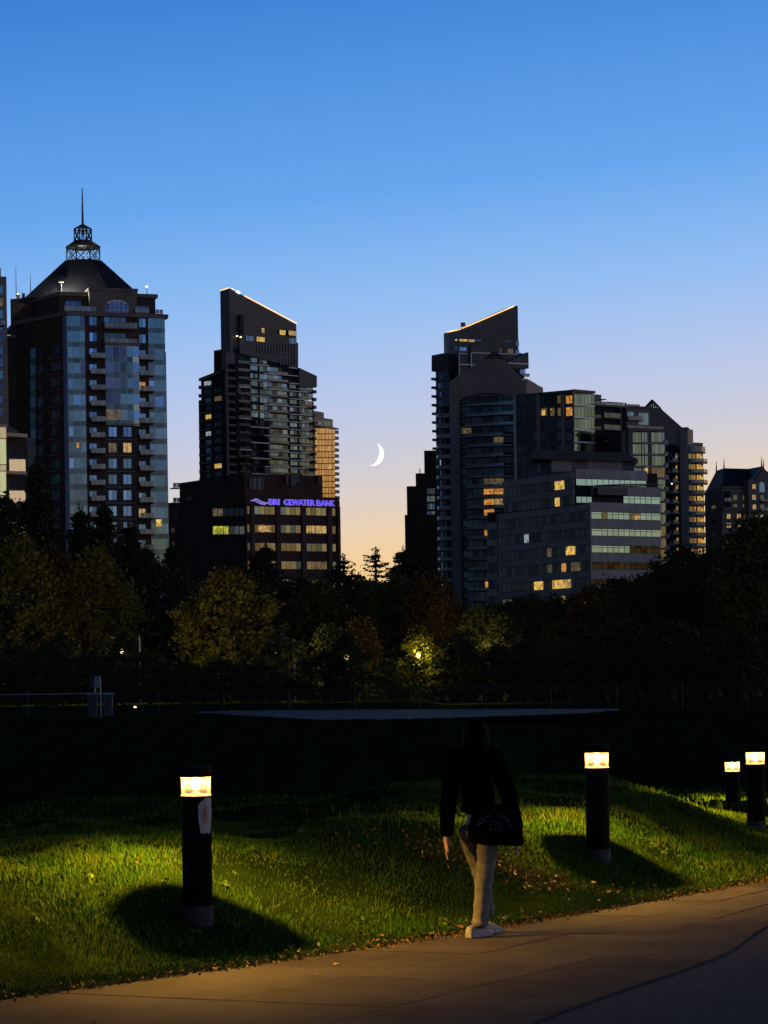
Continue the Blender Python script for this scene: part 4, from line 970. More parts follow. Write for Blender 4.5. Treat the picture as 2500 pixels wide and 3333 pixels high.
# ================================================================== TREES
def leafmat(name, c, c2):
    m, t, b = nmat(name)
    g = node(t, 'ShaderNodeNewGeometry'); r = node(t, 'ShaderNodeValToRGB')
    r.color_ramp.elements[0].color = (*c, 1); r.color_ramp.elements[1].color = (*c2, 1)
    t.links.new(g.outputs['Random Per Island'], r.inputs[0]); t.links.new(r.outputs[0], b.inputs['Base Color'])
    b.inputs['Roughness'].default_value = 0.7; b.inputs['Specular IOR Level'].default_value = 0.15
    return m
LEAF = {'olive': leafmat('leaf_olive', (0.035, 0.048, 0.012), (0.075, 0.08, 0.018)), 'gold': leafmat('leaf_gold', (0.06, 0.06, 0.01), (0.12, 0.105, 0.016)),
        'rust': leafmat('leaf_rust', (0.07, 0.035, 0.01), (0.12, 0.066, 0.016)), 'dark': leafmat('leaf_dark', (0.03, 0.04, 0.012), (0.055, 0.06, 0.02)),
        'needle': leafmat('needle_green', (0.018, 0.028, 0.014), (0.035, 0.045, 0.02))}
M['bark'] = surf('bark', (0.06, 0.045, 0.035), scale=3, bump=.5)
def np_mesh(name, v, f, smooth=False):
    """v (n,3), f (m,k) arrays, all faces with k corners"""
    m = bpy.data.meshes.new(name); m.vertices.add(len(v)); m.vertices.foreach_set('co', np.asarray(v, np.float32).ravel())
    k = f.shape[1]; m.loops.add(f.size); m.loops.foreach_set('vertex_index', f.astype(np.int32).ravel())
    m.polygons.add(len(f)); m.polygons.foreach_set('loop_start', np.arange(0, f.size, k, dtype=np.int32))
    m.update(calc_edges=True); m.validate(); return m
def quads(cent, size, rs, flat=0.0):
    n = len(cent); a = rs.normal(size=(n, 3)); a /= np.linalg.norm(a, axis=1)[:, None]
    b = rs.normal(size=(n, 3)); b -= a * (a * b).sum(1)[:, None]; b /= np.linalg.norm(b, axis=1)[:, None]
    s = (size * rs.uniform(.6, 1.3, n))[:, None]; a = a * s; b = b * s * .62
    v = np.stack([cent - a, cent + b * .9, cent + a, cent - b * .9], 1).reshape(-1, 3)
    return v, np.arange(4 * n).reshape(n, 4)
def crown_mesh(name, seed, shape, nclump=290, per=26, leaf=.17):
    """10 m high tree, crown from 1.5 m up; clumps on a bumpy envelope and inside it"""
    rs = np.random.default_rng(seed); P = []
    while len(P) < nclump:
        z = rs.uniform(0, 1); th = rs.uniform(0, 2 * math.pi)
        if shape == 'round': env = 3.4 * math.sin(math.pi * (0.10 + .88 * z)) ** .7
        elif shape == 'column': env = 1.9 * math.sin(math.pi * (0.12 + .86 * z)) ** .6
        elif shape == 'egg': env = 2.9 * math.sin(math.pi * (z * .93 + .06) ** .8) ** .75
        else: env = 4.2 * math.sin(math.pi * (0.16 + .82 * z)) ** .8
        bump = 1 + .62 * noise.noise(Vector((math.cos(th) * 1.6, math.sin(th) * 1.6, z * 4.5 + seed * 7))) + .22 * noise.noise(Vector((math.cos(th) * 4, math.sin(th) * 4, z * 11 + seed)))
        rr = env * bump * rs.uniform(.35, 1) ** .45
        P.append((rr * math.cos(th), rr * math.sin(th), 1.1 + 8.9 * z + rs.normal() * .15))
    P = np.array(P); rad = rs.uniform(.2, .8, nclump)
    d = rs.normal(size=(nclump, per, 3)); c = (P[:, None, :] + d * rad[:, None, None] * .55).reshape(-1, 3)
    v, f = quads(c, leaf, rs); return np_mesh(name, v, f), P
def limbs_mesh(name, P, seed):
    rs = random.Random(seed); mb = MB(); mb.bar((0, 0, -.3), (0.05, 0, 3.2), .26, .19, 8); mb.bar((.05, 0, 3.2), (-.05, .05, 7.6), .19, .05, 7)
    for i in rs.sample(range(len(P)), 26):
        p = P[i]; z0 = max(1.6, p[2] * .62); mb.bar((0, 0, z0), tuple(p * .95), .07, .02, 5)
    return mesh(name, mb.v, mb.f)
def spruce_mesh(name, seed, spindly):
    """10 m spruce: whorls of drooping branches clothed in needle sprays, upturned tips"""
    rs = np.random.default_rng(seed); C = []; mb = MB(); mb.bar((0, 0, -.3), (0, 0, 9.9), .17, .02, 7)
    z = 1.0 if not spindly else 1.2
    while z < 9.75:
        k = (9.9 - z) / 9; nb = int(rs.integers(4, 7)) if not spindly else int(rs.integers(2, 5))
        for _ in range(nb):
            th = rs.uniform(0, 2 * math.pi); L = (2.3 if not spindly else 2.25) * (k ** .8) * rs.uniform(.65, 1.15) + .12
            prev = None
            for s in np.linspace(0, 1, max(4, int(L * (11 if not spindly else 9)))):
                dz = -.30 * L * math.sin(s * 2.0) + .22 * L * s * s * (1 if not spindly else 2.2)
                p = np.array((math.cos(th) * L * s, math.sin(th) * L * s, z + dz))
                w = (.30 if not spindly else .20) * (1 - .55 * s) * (0.5 + .6 * k)
                for _k in range(10 if not spindly else 9): C.append(p + rs.normal(size=3) * (w, w, w * .55) - (0, 0, w * .4))
                if prev is not None: mb.bar(prev, p, .022, .016, 4)
                prev = p
        z += (.26 if not spindly else .52) * (.55 + .6 * k)
    for zz in np.linspace(9.0, 10, 14): C += [np.array((0, 0, zz)) + rs.normal(size=3) * .06 for _ in range(6)]
    v, f = quads(np.array(C), .085 if not spindly else .075, rs)
    return np_mesh(name, v, f), mesh(name + '_trunk', mb.v, mb.f)
PROTO = {}
for i, sh in enumerate(['round', 'column', 'egg', 'wide', 'round', 'egg']):
    m, P = crown_mesh('crown_%s' % sh, 11 + i, sh, 290 if sh != 'column' else 230); m.materials.append(LEAF['dark']); PROTO[i] = (m, limbs_mesh('trunk_%s' % sh, P, i))
for k, s in (('spruce', False), ('spruce2', False), ('spindly', True), ('spindly2', True)):
    PROTO[k] = spruce_mesh(k, 31 + len(k) * 3 + (5 if k[-1] == '2' else 0), s); PROTO[k][0].materials.append(LEAF['needle'])
def tree(name, label, proto, u, vtop, d, width=1.0, leaf=None, group=None, rot=None, vb=None):
    p = XY(u, vtop, d); zg = 0.0; H = Z(u, vtop, d) - zg; s = H / 10
    rot = random.uniform(0, 6.28) if rot is None else rot
    Mt = Matrix.Translation((p.x, p.y, zg)) @ Matrix.Rotation(rot, 4, 'Z') @ Matrix.Diagonal((s * width, s * width, s, 1))
    r = tag(mk(name, None, None, Mt), label, 'tree', group)
    mk('crown', PROTO[proto][0], r, Mt, LEAF[leaf or ('needle' if isinstance(proto, str) else 'dark')]); mk('trunk', PROTO[proto][1], r, Mt, M['bark'])
    return r
T = tree
T('spruce_tree', 'dark spruce reaching in front of the lit balconies at the left edge', 'spruce', 118, 1488, 240, 1.0)
T('spruce_tree', 'ragged spruce branch tips covering the cream lit low building', 'spruce2', 20, 1600, 232, 1.15)
T('spruce_tree', 'tall spruce before the brick middle of the spire tower', 'spruce', 338, 1636, 262, 1.1)
T('spruce_tree', 'spruce just left of the tallest one under the spire tower', 'spruce2', 262, 1650, 268, 1.2)
T('spruce_tree', 'spruce before the right balconies of the spire tower', 'spruce', 420, 1700, 266, 1.2)
T('spruce_tree', 'low spruce at the right foot of the spire tower', 'spruce2', 478, 1778, 262, 1.4)
T('spruce_tree', 'small spruce between spire tower and bank block', 'spruce', 560, 1768, 270, 1.2)
T('spruce_tree', 'spruce standing before the windows of the bank block', 'spruce', 866, 1768, 262, 1.3)
T('spruce_tree', 'shorter spruce touching the one before the bank windows', 'spruce2', 835, 1800, 264, 1.3)
T('spruce_tree', 'thin wind-bent spruce right beside the bank block against the orange sky', 'spindly2', 1118, 1806, 255, 1.7, rot=1.2)
T('spruce_tree', 'open spindly spruce silhouetted in the middle of the orange sky', 'spindly', 1222, 1786, 250, 2.0, rot=.4)
T('spruce_tree', 'dense spruce silhouette leaning into the stepped dark block', 'spruce2', 1316, 1784, 252, 1.7)
spec = [  # proto, u, vtop, d, width, leaf, label
    (4, 55, 1765, 205, 1.1, 'gold', 'golden tree crown glowing at the left edge of the tree belt'),
    (0, 160, 1800, 214, 1.0, 'rust', 'rust-tinged tree beside the golden one at the left edge'),
    (2, 318, 1795, 206, 0.95, 'gold', 'golden-green tree under the spire tower, lit on its right side'),
    (0, 742, 1868, 196, 1.22, 'gold', 'big round golden tree below the bank block, glowing along its right edge'),
    (5, 1040, 1905, 214, 1.15, 'olive', 'olive tree under the bank block right corner'),
    (1, 1070, 2045, 184, 1.25, 'olive', 'slim olive sapling beside the rust one at the centre'),
    (1, 1172, 2025, 182, 1.45, 'rust', 'slim rust-coloured tree low in the centre of the belt'),
    (2, 1180, 1900, 218, 1.3, 'olive', 'olive tree under the gap with the moon'),
    (4, 1300, 1895, 212, 1.1, 'olive', 'olive tree beside the bright yellow-lit leaves'),
    (1, 1412, 1885, 206, 1.35, 'rust', 'rust-brown upright tree at the foot of the gabled arch tower'),
    (5, 1452, 1960, 196, 1.0, 'rust', 'russet bushy tree just right of the upright rust-brown one'),
    (0, 1560, 1985, 190, 1.0, 'olive', 'dim olive tree below the arch of curved balconies'),
    (2, 1640, 2010, 186, 1.0, 'olive', 'dim olive tree below the left end of the office block'),
    (4, 1730, 1945, 200, 0.85, 'dark', 'dark broad tree covering the foot of the office block'),
    (0, 1925, 1915, 206, 0.95, 'rust', 'reddish tree before the lit ground-floor windows of the office block'),
    (3, 2080, 1880, 212, 0.9, 'dark', 'dark wide tree under the right end of the office block'),
    (5, 2225, 1800, 220, 1.05, 'dark', 'dark tree rising before the warm lit balconies'),
    (0, 2330, 1800, 214, 0.95, 'dark', 'dark tree in front of the foot of the mansard block'),
    (2, 2455, 1700, 206, 1.2, 'olive', 'tall olive tree climbing over the mansard block at the right edge'),
]
for pr, u, vt, d, w, lf, lb in spec: T('leafy_tree', lb, pr, u, vt, d, w, lf)
for i, (u, vt) in enumerate([(-40, 1830), (90, 1880), (230, 1870), (420, 1880), (520, 1850), (600, 1900), (690, 1920), (840, 1900), (930, 1900), (980, 1880), (1110, 1880), (1240, 1905), (1350, 1900), (1500, 1970), (1600, 1985), (1690, 1960), (1800, 1955), (1860, 1945), (2010, 1900), (2150, 1850), (2290, 1840), (2400, 1800), (2530, 1760)]):
    T('leafy_tree', 'dark leafy tree standing in the black tree belt behind the fence', i % 6, u, vt + random.uniform(-15, 15), 238 + (i * 13) % 22, 1.15, 'dark', 'dark trees of the belt behind the fence')
for i in range(24):
    u = -60 + i * 112 + random.uniform(-20, 20)
    low = 60 if (570 < u < 880 or 1035 < u < 1230 or 240 < u < 350) else 0
    T('leafy_tree', 'low black shrubby tree in the front row behind the fence', [0, 3, 5, 2][i % 4], u, low + 2095 + random.uniform(-35, 35) - (35 if u > 1700 else 0), 168 + (i * 7) % 14, 1.6 if not low else 2.6, 'dark', 'low dark trees in the front row behind the fence')

# street lamps standing among the trees (both unlit)
M['lamp_glow'] = emit('globe_lamp_glow', (1.0, .66, .25), 3.0)
def street_lamp(u, vhead, d, arm, label, energy, color=(1, .62, .22), name='street_lamp'):
    p = XY(u, vhead, d); z = Z(u, vhead, d)
    r = root(name, label, 'street lamp', (p.x, p.y, 0), 'street lamps among the trees'); T0 = Matrix.Translation((p.x, p.y, 0))
    MB().bar((0, 0, 0), (0, 0, z), .075, .05, 8).obj('pole', M['galv'], r, T0)
    MB().bar((0, 0, z - .05), (arm, 0, z + .1), .04, .03, 6).obj('arm', M['steel'], r, T0)
    hd = MB().box(arm - .28, arm + .28, -.13, .13, z + .04, z + .16).obj('lamp_head', M['steel'], r, T0)
    MB().box(arm - .2, arm + .2, -.09, .09, z + .02, z + .037).obj('lamp_lens', M['lamp_glow'] if energy else M['steel'], hd, T0)
    if energy:
        ld = bpy.data.lights.new('street_light', 'SPOT'); ld.energy = energy; ld.color = color; ld.shadow_soft_size = .25; ld.spot_size = R(165); ld.spot_blend = .5
        mk('street_light', ld, r, Matrix.Translation((p.x + arm, p.y, z - .05)))
street_lamp(453, 2068, 178, .9, 'unlit street lamp pole with short arm in the dark trees at left', 0)
street_lamp(957, 2082, 178, -.6, 'unlit street lamp pole right of the big round golden tree', 0)
# added unseen globe lamps that light the crowns; only the central one is inferred
def crown_glow_lamp(u, v, d, label, energy):
    p = XY(u, v, d); z = Z(u, v, d)
    r = root('crown_glow_lamp', label, 'park lamp', (p.x, p.y, 0), 'added and inferred globe lamps behind the front trees'); T0 = Matrix.Translation((p.x, p.y, 0))
    MB().bar((0, 0, 0), (0, 0, z - .2), .06, .045, 8).obj('pole', M['steel'], r, T0)
    MB().lathe([(.05, z - .2), (.1, z - .16), (.15, z - .05), (.15, z + .05), (.1, z + .14), (.02, z + .17)], 14).obj('globe', M['lamp_glow'], r, T0, True)
    ld = bpy.data.lights.new('globe_light', 'POINT'); ld.energy = energy; ld.color = (1, .72, .26) if u != 1362 else (1, .85, .1); ld.shadow_soft_size = .22
    mk('globe_light', ld, r, Matrix.Translation((p.x, p.y - (.45 if u != 1362 else .95), z)))
for u, v, d, lb, e in ((902, 2130, 184, 'added globe lamp hidden in leaves right of the big round golden tree', 800), (398, 2120, 184, 'added globe lamp hidden in leaves right of the golden-green tree', 1100), (205, 2110, 184, 'added globe lamp hidden in leaves between the rust-tinged and golden-green trees', 1100),
                       (1128, 2140, 172, 'added globe lamp hidden between the slim olive sapling and slim rust tree', 400), (1490, 2120, 184, 'added globe lamp hidden in leaves right of the russet bushy tree', 800), (1362, 2132, 170.4, 'globe park lamp lighting yellow-green leaves at the centre', 300)):
    crown_glow_lamp(u, v, d, lb, e)
    T('leafy_tree', 'low leafy tree hiding the ' + lb.split(' lighting')[0].split(' hidden')[0] + {902: ' right of the big round golden tree', 398: ' right of the golden-green tree', 205: ' beside the rust-tinged tree', 1128: ' by the slim rust tree', 1490: ' by the russet bushy tree', 1362: ', its leaves glowing yellow'}[u], 5, u, 2066 if u != 1362 else 2050, d - 4 if u != 1362 else d + 1.0, 1.1, 'dark' if u != 1362 else 'gold')

# ================================================================== GROUND, PATHS
# path edges on the ground (x, y): the grass edge and the far edge of the concrete
EDGE = [(-14, 4.0), (-8.2, 9.6), (-4.6, 13.2), (-2.38, 15.83), (-.85, 17.55), (.72, 19.5), (2.3, 21.75), (3.82, 24.2), (5.05, 27.4), (6.4, 32), (8.2, 39), (11, 50)]
OUTR = [(-6.5, 1.0), (-3.6, 6.0), (-.9, 10.6), (.95, 14.69), (1.45, 15.75), (2.0, 16.85), (2.45, 17.9), (3.0, 19.62), (4.3, 22.6), (6.6, 27.5), (9.4, 34.5), (12.5, 46)]
def catmull(P, n=16):
    P = [np.array(p, float) for p in P]; P = [2 * P[0] - P[1]] + P + [2 * P[-1] - P[-2]]; out = []
    for i in range(1, len(P) - 2):
        for t in np.linspace(0, 1, n, endpoint=False):
            a, b, c, d = P[i - 1:i + 3]; out.append(.5 * (2 * b + (c - a) * t + (2 * a - 5 * b + 4 * c - d) * t ** 2 + (3 * b - a - 3 * c + d) * t ** 3))
    out.append(P[-2]); return np.array(out)
EC, OC = catmull(EDGE), catmull(OUTR)
def sdist(x, y):
    """distance from the grass edge of the path, positive on the grass"""
    x = np.asarray(x, float); y = np.asarray(y, float); best = np.full(x.shape, 1e9); sg = np.zeros(x.shape)
    A, B = EC[:-1:4], EC[4::4]; n = min(len(A), len(B)); A, B = A[:n], B[:n]
    for a, b in zip(A, B):
        e = b - a; L2 = e @ e; t = np.clip(((x - a[0]) * e[0] + (y - a[1]) * e[1]) / L2, 0, 1)
        dx, dy = x - a[0] - t * e[0], y - a[1] - t * e[1]; dd = np.hypot(dx, dy); s = np.sign(e[0] * dy - e[1] * dx)
        m = dd < best - 1e-9; best = np.where(m, dd, best); sg = np.where(m, s, sg)
    return best * np.where(sg == 0, 1, sg)
def sm(a, b, x): t = np.clip((x - a) / (b - a), 0, 1); return t * t * (3 - 2 * t)
def berm(x, y):
    x = np.asarray(x, float); y = np.asarray(y, float)
    s = sdist(x, y)
    h = .02 * sm(0, .08, s) + .60 * sm(.35, 2.25, s) * (1 - .62 * sm(2.5, 4.5, x) * sm(23.5, 28, y)) + .05 * sm(2.2, 4.4, s) - .77 * sm(4.2, 11.0, s) + .12 * sm(25, 60, s)
    h += (.014 * np.sin(x * 6.7 - y * 5.2 + 2 * np.sin(x * 2)) + .035 * np.sin(x * 2.1 + y * .9) + .03 * np.sin(x * 1.1 - y * 1.7 + 1) + .015 * np.sin(x * 4.3 + y * 3.1)) * sm(.2, 1.5, s) * (1 - sm(60, 120, y))
    h = h - .95 * sm(30.5, 36, y) * (1 - sm(50, 85, y))
    return np.where(s > 0, h, -.07), s
def ground():
    xs = np.concatenate([-np.geomspace(4000, 16, 40), np.linspace(-15, 15, 260), np.geomspace(16, 4000, 40)])
    ys = np.concatenate([np.linspace(-60, 9, 12), np.linspace(9.2, 34, 230), np.geomspace(34.5, 9000, 90)])
    X, Y = np.meshgrid(xs, ys); h, s = berm(X, Y)
    v = np.stack([X, Y, h], -1).reshape(-1, 3); nx, ny = len(xs), len(ys)
    i = (np.arange(ny - 1)[:, None] * nx + np.arange(nx - 1)[None, :]).ravel(); f = np.stack([i, i + 1, i + nx + 1, i + nx], 1)
    m = np_mesh('ground', v, f); m.shade_smooth()
    mt, t, b = nmat('grass_soil')
    g = node(t, 'ShaderNodeNewGeometry'); n1 = node(t, 'ShaderNodeTexNoise'); n1.inputs['Scale'].default_value = 1.6; n1.inputs['Detail'].default_value = 8; t.links.new(g.outputs['Position'], n1.inputs['Vector'])
    r = node(t, 'ShaderNodeValToRGB'); e = r.color_ramp.elements; e[0].position = .35; e[0].color = (.008, .017, .004, 1); e[1].position = .68; e[1].color = (.02, .038, .007, 1)
    t.links.new(n1.outputs[0], r.inputs[0]); t.links.new(r.outputs[0], b.inputs['Base Color']); b.inputs['Roughness'].default_value = 1; b.inputs['Specular IOR Level'].default_value = 0.0
    o = mk('ground', m, None, Matrix(), mt); o['kind'] = 'structure'
ground()
# concrete slab path
def concrete():
    m, t, b = nmat('path_concrete')
    g = node(t, 'ShaderNodeNewGeometry'); n1 = node(t, 'ShaderNodeTexNoise'); n1.inputs['Scale'].default_value = 1.1; n1.inputs['Detail'].default_value = 8; n1.inputs['Roughness'].default_value = .65
    n2 = node(t, 'ShaderNodeTexNoise'); n2.inputs['Scale'].default_value = 60; n2.inputs['Detail'].default_value = 4
    t.links.new(g.outputs['Position'], n1.inputs['Vector']); t.links.new(g.outputs['Position'], n2.inputs['Vector'])
    r = node(t, 'ShaderNodeValToRGB'); e = r.color_ramp.elements; e[0].position = .3; e[0].color = (.036, .032, .026, 1); e[1].position = .72; e[1].color = (.12, .106, .08, 1)
    t.links.new(n1.outputs[0], r.inputs[0])
    mx = node(t, 'ShaderNodeMix', data_type='RGBA', blend_type='MULTIPLY'); mx.inputs[0].default_value = .5; t.links.new(r.outputs[0], mx.inputs[6]); t.links.new(n2.outputs[0], mx.inputs[7])
    oi = node(t, 'ShaderNodeObjectInfo'); mr = node(t, 'ShaderNodeMapRange'); mr.inputs[3].default_value = .86; mr.inputs[4].default_value = 1.12; t.links.new(oi.outputs['Random'], mr.inputs[0])
    sc = node(t, 'ShaderNodeVectorMath', operation='SCALE'); t.links.new(mx.outputs[2], sc.inputs[0]); t.links.new(mr.outputs[0], sc.inputs['Scale']); t.links.new(sc.outputs[0], b.inputs['Base Color'])
    bp = node(t, 'ShaderNodeBump'); bp.inputs['Strength'].default_value = .5; bp.inputs['Distance'].default_value = .004; t.links.new(n2.outputs[0], bp.inputs['Height']); t.links.new(bp.outputs[0], b.inputs['Normal'])
    b.inputs['Roughness'].default_value = .9; b.inputs['Specular IOR Level'].default_value = .08
    return m
M['concrete'] = concrete(); M['joint'] = surf('joint_soil', (.03, .024, .016), scale=8, coords='World')
M['asphalt'] = surf('asphalt', (.035, .035, .037), scale=30, coords='World', bump=.4, var=.4, spec=.1)
def arc(P):
    L = np.concatenate([[0], np.cumsum(np.hypot(*np.diff(P, axis=0).T))]); return L
def at(P, L, f): return np.array([np.interp(f, L, P[:, 0]), np.interp(f, L, P[:, 1])])
def paths():
    Le = arc(EC); n = len(EC)
    # outer curve matched to the inner one by nearest projection across the path
    idx = [int(np.argmin(np.hypot(*(OC - p).T))) for p in EC]
    v = [(p[0] - .03, p[1] + .03, -.03) for p in EC] + [(OC[i][0], OC[i][1], -.03) for i in np.maximum.accumulate(idx)]
    base = mk('path', mesh('path', v, [(i, n + i, n + i + 1, i + 1) for i in range(n - 1)]), None, Matrix(), M['joint']); tag(base, 'curving concrete slab path along the grass', kind='structure')
    O = OC[np.maximum.accumulate(idx)]
    step = 1.47; s0 = np.interp(16.08, EC[:, 1], Le) - 6 * step
    stations = [s0 + k * step for k in range(26)]; rows = [0, .36, .70, 1.0]
    fi = lambda s: np.interp(s, Le, np.arange(n))
    def P(s, w):
        f = fi(s); a = np.array([np.interp(f, np.arange(n), EC[:, 0]), np.interp(f, np.arange(n), EC[:, 1])]); b = np.array([np.interp(f, np.arange(n), O[:, 0]), np.interp(f, np.arange(n), O[:, 1])])
        return a + (b - a) * w
    rs = random.Random(3)
    for k in range(25):
        for j in range(3):
            g = .007; w0, w1 = rows[j], rows[j + 1]; wd = np.linalg.norm(P(stations[k], 1) - P(stations[k], 0)); gw = g / max(wd, .5)
            q = [];  ns = 4
            for i in range(ns + 1): q.append(P(stations[k] + g + (step - 2 * g) * i / ns, w0 + (gw if j else 0)))
            for i in range(ns, -1, -1): q.append(P(stations[k] + g + (step - 2 * g) * i / ns, w1 - gw))
            dz = rs.uniform(-.003, .003); mb = MB(); mb.prism([tuple(p) for p in q], -.08, dz); mb.obj('slab', M['concrete'], base)
    # asphalt roadway beyond the path
    v = [(p[0], p[1], -.012) for p in OC] + [(p[0] + 14, p[1] - 8, -.012) for p in OC]; n2 = len(OC)
    tag(mk('road', mesh('road', v, [(i, n2 + i, n2 + i + 1, i + 1) for i in range(n2 - 1)]), None, Matrix(), M['asphalt']), 'dark asphalt beside the concrete path', kind='structure')
    # far gravel path before the fence
    M['gravel'] = surf('gravel', (.022, .023, .024), scale=.35, coords='World', var=.85)
    q = []; rj = random.Random(2)
    top = [(640, 2318), (760, 2314), (1000, 2312), (1400, 2310), (1750, 2308), (2020, 2308)]; bot = [(2020, 2312), (1900, 2322), (1700, 2330), (1500, 2337), (1250, 2343), (1000, 2342), (800, 2330), (640, 2321)]
    ring = top + bot; dense = []
    for (u, vv), (u2, v2) in zip(ring, ring[1:] + ring[:1]):
        for i in range(12): dense.append((u + (u2 - u) * i / 12, vv + (v2 - vv) * i / 12 + rj.uniform(-1.8, 1.8) * (1 if v2 > 2312 else .3)))
    for u, vv in dense:
        a, b = level(u, vv); d = F_PX * (CAMZ - .02) / b; q.append((a * d / F_PX, d))
    d_ = []
    P2 = np.array(q); z = berm(P2[:, 0], P2[:, 1])[0].max() + .012
    mb = MB(); mb.add([(x, y, z) for x, y in q], [tuple(range(len(q)))]); o = mb.obj('gravel_path', M['gravel']); tag(o, 'pale gravel strip across the field before the fence', kind='structure')
paths()

# ================================================================== FENCE, BINS, BOARD
M['fence_dark'] = surf('fence_vinyl', (.03, .03, .035), rough=.6, var=.2)
def fence():
    d = 130.0; xs0, xs1 = XY(-120, 2300, d).x, XY(2620, 2300, d).x; zg = float(berm(np.array([0.]), np.array([d]))[0][0])
    r = root('chain_link_fence', 'low chain-link fence running across the whole field before the trees', 'fence', (0, d, zg)); T0 = Matrix.Translation((0, d, zg))
    step = 3.4; x = XY(942, 2300, d).x - 6 * step; hgt = 1.2; px = []
    post = mesh('post', MB().bar((0, 0, -.1), (0, 0, hgt + .06), .03, .03, 8).v, MB().bar((0, 0, -.1), (0, 0, hgt + .06), .03, .03, 8).f)
    while x < xs1:
        if x > xs0: mk('post', post, r, Matrix.Translation((x, d, zg)), M['fence_dark'])
        x += step
    MB().bar((xs0, 0, hgt), (xs1, 0, hgt), .024, n=6).obj('top_rail', M['fence_dark'], r, T0)
    xe = XY(370, 2250, d).x; o = MB().bar((xs0, -.06, hgt - .03), (xe, -.06, hgt - .03), .03, n=6).obj('galvanised_rail', M['galv'], r, T0); o['label'] = 'pale galvanised rail'
    mb = MB(); st = .14
    x = xs0
    while x < xs1 - hgt:
        mb.bar((x, .01, 0), (x + hgt, .01, hgt), .0035, n=3); mb.bar((x + hgt, -.01, 0), (x, -.01, hgt), .0035, n=3); x += st
    o = mb.obj('wire_mesh', M['fence_dark'], r, T0); o['kind'] = 'stuff'
fence()
def yard_things():
    d = 126.0; zg = .05
    M['panel_white'] = surf('panel_white', (.2, .21, .22), scale=2, var=.1); M['bin_teal'] = surf('bin_teal', (.03, .048, .05), rough=.5, scale=3, var=.25)
    p = XY(317, 2230, d); T0 = Matrix.Translation((p.x, d, 0)); k = d / F_PX
    r = root('notice_board', 'small white notice board on two posts by the fence at left', 'notice board', (p.x, d, 0))
    z0, z1 = Z(317, 2238, d), Z(317, 2201, d)
    MB().box(-9 * k, 9 * k, -.03, .03, z0, z1).obj('panel', M['panel_white'], r, T0); MB().box(-24 * k, -10 * k, -.03, .03, z0, z1).obj('side_panel', M['steel'], r, T0)
    for x in (-8 * k, 9.5 * k): MB().bar((x, .05, -.1), (x, .05, z1), .03, n=8).obj('post', M['galv'], r, T0)
    for u, lb in ((302, 'teal wheeled bin under the notice board, the nearer to the photo edge'), (352, 'grey-teal wheeled bin standing on the fence-corner side of the notice board')):
        p = XY(u, 2290, d - .6); Tb = Matrix.Translation((p.x, d - .6, 0)); zt = Z(u, 2262, d - .6)
        r = root('wheeled_bin', lb, 'bin', (p.x, d - .6, 0)); h = zt
        mb = MB(); v = []
        for (w, dd, z) in ((.19, .2, .06), (.24, .25, h)):
            v += [(-w, -dd, z), (w, -dd, z), (w, dd, z), (-w, dd, z)]
        mb.add(v, [(0, 1, 5, 4), (1, 2, 6, 5), (2, 3, 7, 6), (3, 0, 4, 7), (3, 2, 1, 0)]).obj('body', M['bin_teal'], r, Tb)
        mb = MB(); mb.prism([(-.27, -.28), (.27, -.28), (.27, .28), (-.27, .28)], h, h, [h + .03, h + .03, h + .1, h + .1]); mb.obj('lid', M['bin_teal'], r, Tb)
        for s in (-1, 1): MB().bar((s * .17, .2, .09), (s * .23, .2, .09), .09, n=12).obj('wheel', M['steel'], r, Tb)
    # tiny low marker light in the field
    a, b = level(440, 2306); dd = F_PX * 1.95 / b; p = XY(440, 2306, dd); r = root('marker_light', 'tiny yellow marker light glowing low in the dark field at left', 'light', (p.x, dd, .07))
    T1 = Matrix.Translation((p.x, dd, .07)); MB().bar((0, 0, -.1), (0, 0, .05), .03, n=8).obj('stem', M['steel'], r, T1)
    MB().lathe([(.08, .05), (.09, .07), (.05, .13), (.01, .15)], 10).obj('lens', M['bulb'], r, T1)
yard_things()

# ================================================================== BOLLARD LIGHTS
M['bollard'] = surf('bollard_paint', (.006, .006, .006), rough=.75, scale=6, var=.5, bump=.1, spec=.04)
M['footing'] = surf('footing_concrete', (.035, .034, .033), rough=.9, scale=8, var=.3, bump=.3)
def lens_mat():
    m, t, b = nmat('bollard_lens'); out = t.nodes['Material Output']; t.nodes.remove(b)
    tr = node(t, 'ShaderNodeBsdfTransparent'); tr.inputs[0].default_value = (1, .97, .9, 1)
    gl = node(t, 'ShaderNodeBsdfGlossy'); gl.inputs['Roughness'].default_value = .12; gl.inputs[0].default_value = (1, .9, .7, 1)
    fr = node(t, 'ShaderNodeFresnel'); fr.inputs[0].default_value = 1.3
    mx = node(t, 'ShaderNodeMixShader'); t.links.new(fr.outputs[0], mx.inputs[0]); t.links.new(tr.outputs[0], mx.inputs[1]); t.links.new(gl.outputs[0], mx.inputs[2]); em = node(t, 'ShaderNodeEmission'); em.inputs[0].default_value = (1, .66, .25, 1); tcn = node(t, 'ShaderNodeTexCoord'); sp = node(t, 'ShaderNodeSeparateXYZ'); t.links.new(tcn.outputs['Generated'], sp.inputs[0]); mr = node(t, 'ShaderNodeMapRange'); mr.inputs[1].default_value = .2; mr.inputs[2].default_value = .7; mr.inputs[3].default_value = .25; mr.inputs[4].default_value = 1.6; t.links.new(sp.outputs[2], mr.inputs[0]); t.links.new(mr.outputs[0], em.inputs[1])
    ad = node(t, 'ShaderNodeAddShader'); t.links.new(mx.outputs[0], ad.inputs[0]); t.links.new(em.outputs[0], ad.inputs[1]); t.links.new(ad.outputs[0], out.inputs[0])
    return m
M['lens'] = lens_mat(); M['diffuser'] = emit('lamp_diffuser', (1.0, .78, .40), 6.0); M['rimglow'] = emit('lens_rim', (1.0, .6, .12), 1.6)
